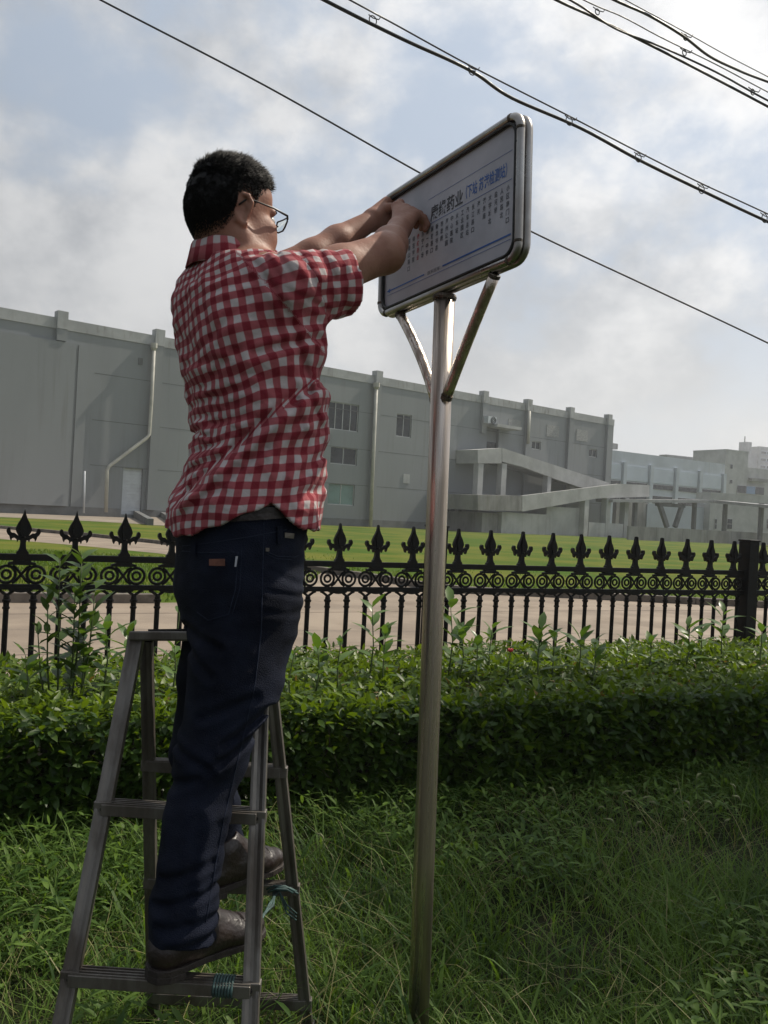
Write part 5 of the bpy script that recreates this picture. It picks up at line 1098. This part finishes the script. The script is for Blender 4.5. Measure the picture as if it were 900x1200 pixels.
# folds
PXv = A3([1.0, 0, 0])
def seg2(X, Z, a, b):
    ax_, az_ = a; bx, bz = b; dx, dz = bx-ax_, bz-az_; L2 = dx*dx+dz*dz; t = np.clip(((X-ax_)*dx+(Z-az_)*dz)/L2, 0, 1); return np.sqrt((X-ax_-dx*t)**2+(Z-az_-dz*t)**2), ((X-ax_)*dz-(Z-az_)*dx)/math.sqrt(L2), t
def xz(px, py, d=1.85): p = pt(px, py, d); return (p.x, p.z)
creases = [((384, 438), (205, 588), .011, .012, 1), ((388, 470), (212, 605), .006, .010, 1), ((372, 395), (300, 420), .008, .010, 1), ((345, 385), (372, 500), .006, .010, 1), ((300, 310), (345, 380), .005, .008, 1), ((212, 470), (300, 455), .005, .009, 1), ((212, 500), (290, 490), .005, .008, 1), ((214, 530), (270, 515), .006, .009, 1), ((215, 550), (262, 535), .006, .008, 1), ((222, 575), (260, 560), .006, .008, 1), ((205, 420), (270, 425), .004, .009, 1), ((240, 345), (300, 330), .004, .010, 1), ((225, 320), (250, 400), .004, .012, 1), ((386, 520), (350, 560), .006, .010, 1), ((386, 560), (352, 585), .005, .009, 1), ((340, 520), (330, 590), .004, .012, 1), ((240, 560), (225, 630), .004, .012, 1), ((270, 545), (262, 625), .0035, .012, 1), ((320, 292), (345, 330), .004, .007, 1), ((345, 290), (372, 335), .0045, .008, 1), ((372, 291), (395, 330), .004, .008, 1), ((330, 345), (385, 362), .004, .008, 1), ((400, 295), (404, 360), .003, .008, 1)]
def folds(X, Y, Z):
    d = 0
    for (a, b, amp, wd_, sg) in creases:
        A_, B2 = xz(*a), xz(*b); r_, s__, t_ = seg2(X, Z, A_, B2); d = d+amp*np.exp(-(r_/wd_)**2)*np.sin(np.pi*np.clip(t_*.9+.08, 0, 1))**.5-amp*.55*np.exp(-((r_-wd_*1.6)/wd_)**2)
    A_, B2 = xz(391, 424), xz(194, 598); r_, s__, t_ = seg2(X, Z, A_, B2); cx0, cz0 = xz(250, 430); sg0 = np.sign(seg2(A3([cx0]), A3([cz0]), A_, B2)[1][0]); s2_ = s__*sg0; d = d+.022/(1+np.exp(-np.clip(s2_/.0026, -40, 40)))*np.exp(-np.maximum(s2_, 0)/.075)*np.clip(np.minimum(t_, 1-t_)*9, 0, 1)*(r_ < .35)
    sh = np.broadcast_shapes(X.shape, Y.shape, Z.shape); return (d*np.clip((2.06-Y)/.05, 0, 1)+np.zeros(sh))
T_.put(folds, T_.lo, T_.lo+T_.h*T_.n, .0, '+') if False else None
sl, X, Y, Z = T_.sub(T_.lo, T_.lo+T_.h*T_.n); T_.f[sl] = T_.f[sl]+folds(X, Y, Z).astype(np.float32)
# fine wrinkles, compressed horizontally near the small of the back
G = np.stack(np.broadcast_arrays(X*1.0, Y*1.0, Z*1.0), -1).reshape(-1, 3); bandm = (np.abs(T_.f.ravel()) < .02); gp_ = G[bandm]
wr_ = (fbm(gp_*[1, 1, 2.0], 15, 4, 3)-.5)*.017+(np.abs(fbm(gp_*[.5, .5, 3.0]+gp_[:, :1]*[0, 0, 1.2], 14, 14, 2)-.5)-.12)*-.034*np.clip(1-np.abs(gp_[:, 2]-1.48)/.22, 0, 1)*np.clip((-.24-gp_[:, 0])/.12, 0, 1)
qa = gp_[:, 0]*.76+gp_[:, 2]*.65; qb = -gp_[:, 0]*.65+gp_[:, 2]*.76; rn_ = 1-np.abs(2*vnoise(np.stack([qa*6, qb*19, gp_[:, 1]*7], 1), 1.0, 71)-1); rn2 = 1-np.abs(2*vnoise(np.stack([gp_[:, 0]*16, gp_[:, 2]*8, gp_[:, 1]*9], 1), 1.0, 72)-1)
wr_ = wr_+.007*np.clip(rn_-.55, 0, 1)*2.2+.004*np.clip(rn2-.6, 0, 1)*2.5
ff = T_.f.ravel(); ff[bandm] += wr_.astype(np.float32); T_.f = ff.reshape(T_.f.shape); raw = T_.f.copy()
# cuts: hem, cuffs, collar
def phi_of(P):
    z = P[..., 2]; dx = P[..., 0]-np.interp(z, zk, cxk); dy = P[..., 1]-np.interp(z, zk, cyk); return np.degrees(np.arctan2(dx*PR_[0]+dy*PR_[1], -(dx*PF[0]+dy*PF[1])))
Gc = np.stack(np.broadcast_arrays(X*1.0, Y*1.0, Z*1.0), -1); ph = np.abs(phi_of(Gc)) if False else phi_of(Gc)
pa = np.abs(ph); hemz = np.where(pa < 76, 1.250+.083*np.clip((pa-0)/76, 0, 1)**1.6, 1.333-.055*np.clip((pa-76)/26, 0, 1)**.8)+.003*np.sin(ph*.25)
cutf = np.maximum(hemz-Gc[..., 2], (Gc-HMR)@axR*np.where(np.linalg.norm(Gc-HMR, axis=-1) < .16, 1, -9)*1.0 if False else -1)
near_r = np.linalg.norm(Gc-(HMR+axR*.05), axis=-1) < .13; near_l = np.linalg.norm(Gc-(HML+axL*.05), axis=-1) < .12
cut = np.maximum(hemz-Gc[..., 2], np.where(near_r, (Gc-HMR)@axR, -1)); cut = np.maximum(cut, np.where(near_l, (Gc-HML)@axL, -1))
nk = NB+PU*-.008; nkax = PU*.93-PF*.12+0; nkax = nkax/np.linalg.norm(nkax); cut = np.maximum(cut, np.where(np.linalg.norm(Gc-nk, axis=-1) < .14, (Gc-nk)@nkax, -1))
T_.f = np.maximum(T_.f, cut.astype(np.float32)); V, Q = T_.mesh(); T2 = T_.f; T_.f = raw; rv = T_.at(V); T_.f = cut.astype(np.float32); cv_ = T_.at(V); T_.f = T2
del Gc, G
capf = (rv[Q] < -.0042).all(1) & (cv_[Q] > -.004).all(1); Q = Q[~capf]; used, inv = np.unique(Q, return_inverse=True); V = V[used]; Q = inv.reshape(-1, 4)
V = smooth_v(V, Q, 1, .35)
bm = bmesh.new(); [bm.verts.new(v) for v in V]; bm.verts.ensure_lookup_table(); [bm.faces.new([bm.verts[i] for i in q]) for q in Q]
cn_ = Vector(axR)+Vector((0, 0, .45)); cn_.normalize(); cp_ = Vector(SRt)+Vector(axR)*.022
nearg = [g for g in bm.faces if (g.calc_center_median()-cp_).length < .16]; gg = set(nearg); ge = {e for f_ in nearg for e in f_.edges}; gvv = {v for f_ in nearg for v in f_.verts}
bmesh.ops.bisect_plane(bm, geom=list(gg)+list(ge)+list(gvv), plane_co=cp_, plane_no=cn_, dist=.0003); bmesh.ops.triangulate(bm, faces=bm.faces[:]); bm.verts.index_update()
V = np.array([v.co[:] for v in bm.verts]); Q = np.array([[v.index for v in f_.verts] for f_ in bm.faces]); bm.free()
fc = V[Q].mean(1)
tR = (fc-SRt)@axR; tL = (fc-SLt)@axL; rR = np.linalg.norm(fc-SRt-tR[:, None]*axR, axis=1); rL = np.linalg.norm(fc-SLt-tL[:, None]*axL, axis=1)
slv = (((fc-A3(cp_))@A3(cn_) > 0) & (rR < .15) & (tR > -.03)); slvL = ((tL > .02) & (rL < .12) & ~slv)
UVp = np.empty((len(Q), 3, 2))
phv = np.radians(phi_of(V)); u_ = phv*.178; zvv = V[:, 2]; rad = np.hypot(V[:, 0]-np.interp(zvv, zk, cxk), V[:, 1]-np.interp(zvv, zk, cyk)); v_ = zvv+.9*np.clip(.15-rad, 0, 1)*np.clip((zvv-1.74)/.1, 0, 1)-.12*(V[:, 0]+.3)
Aq, Bq = xz(391, 424), xz(194, 598); _, s3, t3 = seg2(V[:, 0], V[:, 2], Aq, Bq); s3 = s3*np.sign(seg2(A3([xz(250, 430)[0]]), A3([xz(250, 430)[1]]), Aq, Bq)[1][0]); ab_ = np.clip(s3/.012+.5, 0, 1)*(t3 > 0)*(t3 < 1); v_ = v_-.055*ab_-.20*(V[:, 0]+.3)*np.clip(s3/.05, 0, 1)
v_ = v_+.05*(fbm(V, 5, 33, 2)-.5); u_ = u_+.035*(fbm(V, 5, 43, 2)-.5)
pq = phv[Q]; wrap = (pq.max(1)-pq.min(1)) > math.pi; uq = u_[Q]; uq[wrap] = np.where(pq[wrap] < 0, uq[wrap]+2*math.pi*.178, uq[wrap]); UVp[..., 0] = uq; UVp[..., 1] = v_[Q]
for mask, S_, ax_ in ((slv, SRt, axR), (slvL, SLt, axL)):
    Pq = V[Q[mask]]; rel = Pq-S_; tt = rel@ax_; b1 = np.cross(ax_, PU); b1 /= np.linalg.norm(b1); b2 = np.cross(b1, ax_); an = np.arctan2(rel@b1, rel@b2); w_ = (an.max(1)-an.min(1)) > math.pi; an[w_] = np.where(an[w_] < 0, an[w_]+2*math.pi, an[w_]); UVp[mask, :, 0] = tt+.006; UVp[mask, :, 1] = an*.082
def cloth_obj(name, V, Q, UV, parent, thick=.0016):
    used, inv = np.unique(Q, return_inverse=True); o = mk(name, V[used], inv.reshape(-1, Q.shape[1]), cloth, parent, smooth=True); l = o.data.uv_layers.new(name='cloth'); l.data.foreach_set('uv', UV.reshape(-1).astype(np.float32))
    m = o.modifiers.new('thickness', 'SOLIDIFY'); m.thickness = thick; m.offset = -1; return o
shirt = cloth_obj('shirt', V, Q[~slv & ~slvL], UVp[~slv & ~slvL], man)
cloth_obj('sleeve', V, Q[slv], UVp[slv], shirt); cloth_obj('sleeve', V, Q[slvL], UVp[slvL], shirt)
print('shirt', len(V))
# collar: folded band round the neck
def ringmesh(c, ax_, rows, n=48, gap=.35):
    ax_ = A3(ax_); f = PF-ax_*(PF@ax_); f /= np.linalg.norm(f); r = np.cross(f, ax_); Vr, UVr, Qr = [], [], []
    for j, (ra, rb, z, off) in enumerate(rows):
        for i in range(n+1):
            a = gap+(2*math.pi-2*gap)*i/n; Vr.append(c+f*(ra*math.cos(a)+off)+r*rb*math.sin(a)+ax_*(z+.0018*math.sin(a*7+j))); UVr.append((a*.088, j*.0115))
    for j in range(len(rows)-1):
        for i in range(n): Qr.append((j*(n+1)+i, j*(n+1)+i+1, (j+1)*(n+1)+i+1, (j+1)*(n+1)+i))
    Qr = np.array(Qr); return A3(Vr), Qr, A3(UVr)[Qr]
cV, cQ, cU = ringmesh(NB+PU*-.012-PF*.002, nkax, [(.082, .084, -.012, 0), (.078, .080, .012, -.002), (.077, .078, .034, -.004), (.080, .081, .039, -.004), (.084, .085, .034, -.004), (.091, .093, .010, -.004), (.099, .102, -.014, -.003)])
cloth_obj('collar', cV, cQ, cU, shirt, .0022)
# cuff hem bands and stitched seams
def hem_band(c, ax_, name):
    pass

# ---- jeans
J = Field((-.68, 1.52, .42), (-.05, 2.40, 1.36), .0048)
jz = A3([.93, .98, 1.05, 1.12, 1.20, 1.26, 1.33]); jc = [(283, 1.91), (284, 1.92), (284, 1.925), (282, 1.935), (281, 1.945), (282, 1.95), (286, 1.955)]
jcx = []
for z, (x, d) in zip(jz, jc): y = 598-(z-CAMH)/d*FPX-9; jcx.append(pt(x, y, d).x)
jcy = A3([d for _, d in jc]); ja = A3([.078, .095, .124, .142, .153, .158, .158]); jb_ = A3([.070, .088, .110, .124, .130, .130, .130])
J.put(slices(0, 0, e=2.2, zlo=.94, zhi=1.36, zk=jz, cx=A3(jcx), cy=jcy, ak=ja, bk=jb_), (-.75, 1.6, .95), (0, 2.4, 1.36), .02)
RH, RK, RA, RT_ = p3(291, 705, 1.885), p3(253, 885, 1.83), p3(216, 1060, 1.775), p3(213, 1103, 1.765)
RK = p3(248, 882, 1.83); J.chain([RH, RH*.5+RK*.5+A3([.010, 0, 0]), RK], [.098, .088, .074], .04); J.chain([RK, p3(230, 958, 1.80), p3(222, 1010, 1.785), RA], [.074, .063, .058, .062], .02); J.cone(RA, RT_-PU*.03, .064, .070, .02)
J.ell(p3(252, 690, 1.91), [PF, PR_, PU], (.070, .095, .085), .04)
LH, LK, LA = p3(264, 705, 2.03), p3(234, 880, 2.12), p3(262, 1005, 2.13); LT_ = LA+(p3(268, 1022, 2.13)-LA)
J.chain([LH, LH*.5+LK*.5, LK, LK*.5+LA*.5, LA], [.090, .076, .066, .060, .056], .03); J.cone(LA, LT_-PU*.02, .063, .066, .02)
jcre = [((315, 835), (268, 868), .010, .009), ((318, 850), (262, 888), .008, .009), ((300, 815), (240, 838), .005, .010), ((200, 870), (250, 895), .006, .010), ((192, 920), (240, 905), .005, .010), ((350, 690), (315, 668), .002, .006), ((352, 705), (312, 692), .0025, .006), ((350, 724), (305, 716), .002, .007), ((210, 740), (260, 760), .006, .010), ((215, 765), (250, 790), .006, .010), ((252, 1000), (200, 1015), .005, .009), ((255, 1030), (190, 1045), .006, .009), ((252, 1062), (200, 1066), .006, .010), ((256, 1082), (210, 1088), .005, .008), ((240, 950), (228, 1060), .004, .012), ((262, 960), (250, 1020), .004, .010)]
sl, X, Y, Z = J.sub(J.lo, J.lo+J.h*J.n); dj = 0
for a, b, amp, wd_ in jcre:
    r_, s__, t_ = seg2(X, Z, xz(*a, 1.80), xz(*b, 1.80)); dj = dj+amp*np.exp(-(r_/wd_)**2)-amp*.6*np.exp(-((r_-wd_*1.7)/wd_)**2)
J.f = J.f+(dj*np.clip((1.97-Y)/.05, 0, 1)).astype(np.float32)
G = np.stack(np.broadcast_arrays(X*1.0, Y*1.0, Z*1.0), -1).reshape(-1, 3); bandm = np.abs(J.f.ravel()) < .02; gp_ = G[bandm]; ff = J.f.ravel()
ff[bandm] += ((fbm(gp_*[1, 1, 2.0], 13, 24, 3)-.5)*.010).astype(np.float32); J.f = ff.reshape(J.f.shape); raw = J.f.copy(); Gs = G.reshape(J.f.shape+(3,))
cut = Gs[..., 2]*0-1
for c_, a_ in ((RT_, RT_-RA), (LT_, LT_-LA)):
    a_ = a_/np.linalg.norm(a_); cut = np.maximum(cut, np.where(np.linalg.norm(Gs-c_, axis=-1) < .13, (Gs-c_)@a_, -1))
wz = 1.322+.014*np.clip((Gs[..., 0]+.3)/.16, -1, 1); cut = np.maximum(cut, Gs[..., 2]-wz)
J.f = np.maximum(J.f, cut.astype(np.float32)); V, Q = J.mesh(); jf2 = J.f; J.f = raw; rv = J.at(V); J.f = cut.astype(np.float32); cv_ = J.at(V); J.f = jf2; capf = (rv[Q] < -.0045).all(1) & (cv_[Q] > -.004).all(1); Q = Q[~capf]; used, inv = np.unique(Q, return_inverse=True); V = V[used]; Q = inv.reshape(-1, 4); V = smooth_v(V, Q, 1, .35)
del G, Gs
jeans = mk('jeans', V, Q, jeans_m, man, smooth=True); m = jeans.modifiers.new('thickness', 'SOLIDIFY'); m.thickness = .002; m.offset = -1
bj = BVHTree.FromPolygons([tuple(v) for v in V], [tuple(q) for q in Q])
def onj(px, py, off=.001):
    r = ray(px, py).normalized(); h, nn_, i, d_ = bj.ray_cast(Vector((0, 0, CAMH)), r)
    return (h+(nn_ if nn_.dot(r) < 0 else -nn_)*off) if h is not None else None
def seam(pts, r=.0011, name='seam', mat=None, off=.0006):
    P = []
    for (x0, y0), (x1, y1) in zip(pts[:-1], pts[1:]):
        k = max(2, int(math.hypot(x1-x0, y1-y0)/4))
        for i in range(k): P.append(onj(x0+(x1-x0)*i/k, y0+(y1-y0)*i/k, off))
    P = [p for p in P if p is not None]
    if len(P) > 1: MB().tube(P, r, 5).build(name, mat or seam_m, jeans, smooth=True)
seam([(309, 612), (308, 660), (306, 740), (299, 800), (286, 860), (262, 960), (240, 1085)]); seam([(214, 646), (240, 648), (279, 647)]); seam([(279, 647), (276, 690), (268, 720), (244, 727), (228, 715)]); seam([(214, 640), (250, 636), (300, 628), (340, 620)]); seam([(283, 645), (281, 690), (271, 724)], .0008)
seam([(311, 646), (325, 652), (345, 653), (354, 649)]); seam([(311, 649), (325, 655), (345, 656)], .0008)
def patch(pts, mat, name, th=.0018, parent=None):
    P = [onj(x, y, .001) for x, y in pts]; P2 = [onj(x, y, .001+th) for x, y in pts]
    if None in P: return
    n = len(P); MB().add(P+P2, [tuple(range(n)), tuple(range(n, 2*n))[::-1]]+[((i+1) % n, i, n+i, n+(i+1) % n) for i in range(n)]).build(name, mat, parent or jeans)
patch([(246, 655), (264, 655), (264, 663), (246, 663)], patch_m, 'leather_patch'); patch([(333, 624), (344, 625), (343, 631), (333, 630)], alu, 'metal_tag'); patch([(276.5, 652), (279, 652), (277, 664), (275, 664)], paper, 'pocket_tab'); patch([(311, 642), (315, 642), (315, 646), (311, 646)], alu, 'rivet'); patch([(324, 617), (330, 617), (330, 637), (324, 637)], jeans_m, 'belt_loop', .004); patch([(226, 636), (231, 636), (231, 652), (226, 652)], jeans_m, 'belt_loop', .004)
# belt seen at the front
m = MB(); P = []
for a in np.linspace(0, 2*math.pi, 49)[:-1]:
    z = 1.306; c = A3([np.interp(z, jz, jcx), np.interp(z, jz, jcy), z]); e_ = 2/2.2; ca, sa = math.cos(a), math.sin(a); q = c+PR_*(np.interp(z, jz, ja)+.004)*np.sign(ca)*abs(ca)**e_+PF*(np.interp(z, jz, jb_)+.004)*np.sign(sa)*abs(sa)**e_; q[2] += .02*np.clip((q[0]+.3)/.16, -1, 1); P.append(Vector(q))
n = len(P); outw = [(Vector((p.x, p.y, 0))-Vector((float(np.interp(1.306, jz, jcx)), float(np.interp(1.306, jz, jcy)), 0))).normalized()*.004 for p in P]; vs = []
for p, o_ in zip(P, outw): vs += [p-UZ*.015, p-UZ*.015+o_, p+UZ*.010+o_, p+UZ*.010]
m.add(vs, [(4*i+j, 4*((i+1) % n)+j, 4*((i+1) % n)+(j+1) % 4, 4*i+(j+1) % 4) for i in range(n) for j in range(4)]); m.build('belt', leather, man, smooth=False)

# ---- shoes
def shoe(heel, toe, ankle, name='shoe'):
    heel, toe, ankle = A3(heel), A3(toe), A3(ankle); d = toe-heel; L_ = np.linalg.norm(d[:2]); f = A3([d[0], d[1], 0])/L_; s = A3([f[1], -f[0], 0]); z0 = heel[2]
    q = lambda a, b, c: heel+f*a*L_+s*b+PU*c
    Fd = Field(np.minimum(heel, toe)-.10, np.maximum(heel, toe)+A3([.10, .10, .22]), .0032)
    Fd.cone(q(.13, 0, .045), q(.42, 0, .046), .036, .040, .02).cone(q(.42, 0, .046), q(.70, .003, .034), .040, .040, .02, flat=(PU, .85)).cone(q(.70, .003, .036), q(.86, .002, .032), .040, .031, .02, flat=(PU, .72))
    Fd.cone(q(.15, 0, .05), q(.19, 0, .088), .035, .034, .02).cone(q(.30, 0, .06), q(.26, 0, .095), .038, .036, .03).cone(q(.55, 0, .055), q(.30, 0, .10), .032, .034, .03)
    Fd.ell(q(.23, 0, .130), [f, s, PU], (.036, .028, .035), .006, 's')
    Fd.cone(q(.10, .034, .035), q(.88, .03, .028), .002, .002, .006); 
    for a_ in (.50, .58, .66): Fd.cone(q(a_, -.03, .075-.04*(a_-.5)), q(a_, .03, .075-.04*(a_-.5)), .0022, .0022, .004)
    for a_ in (.72, .765): Fd.cone(q(a_, -.035, .060), q(a_+.01, .0, .068), .0025, .0025, .006, op='s'); Fd.cone(q(a_+.01, 0, .068), q(a_, .035, .060), .0025, .0025, .006, op='s')
    sl, X, Y, Z = Fd.sub(Fd.lo, Fd.lo+Fd.h*Fd.n); Fd.f = np.maximum(Fd.f, (z0+.016-Z).astype(np.float32)+np.zeros_like(Fd.f)); V, Q = Fd.mesh(); V = smooth_v(V, Q, 1, .4)
    up_ = mk(name, V, Q, leather, man, smooth=True)
    out_ = [(0, .0), (.02, .022), (.10, .036), (.22, .039), (.40, .036), (.55, .041), (.72, .047), (.86, .040), (.95, .025), (1.0, 0)]; poly = [(a*L_, b) for a, b in out_]+[(a*L_, -b*.94) for a, b in out_[-2:0:-1]]
    MB().prism(poly, Vector(heel)+UZ*.013, f, s, PU, .014).build('sole', sole_m, up_, bevel=.002)
    MB().prism([(a*L_*.30/.22*.72, b) for a, b in out_[:4]]+[(a*L_*.30/.22*.72, -b*.94) for a, b in out_[3:0:-1]], Vector(heel)+UZ*.0, f, s, PU, .014).build('heel', sole_m, up_, bevel=.0015)
    lc = MB()
    for k, a_ in enumerate((.44, .51, .58, .65)): lc.tube([q(a_, -.022, .094-.10*(a_-.42)), q(a_+.02, 0, .100-.10*(a_-.42)), q(a_, .022, .094-.10*(a_-.42))], .0020, 5)
    lc.build('laces', seam_m if name != 'shoe' else leather, up_)
    return up_
RTT = p3(306, 1150, 1.93); RHL = p3(172, 1166, 1.72); RHL[2] = .365+.012+.004+.007; RTT[2] = RHL[2]
shoe(RHL, RTT, RA)
LHL = p3(232, 1040, 2.03); LTT = p3(329, 1040, 2.235); LHL[2] = .39+.013+.011; LTT[2] = LHL[2]
shoe(LHL, LTT, LA)
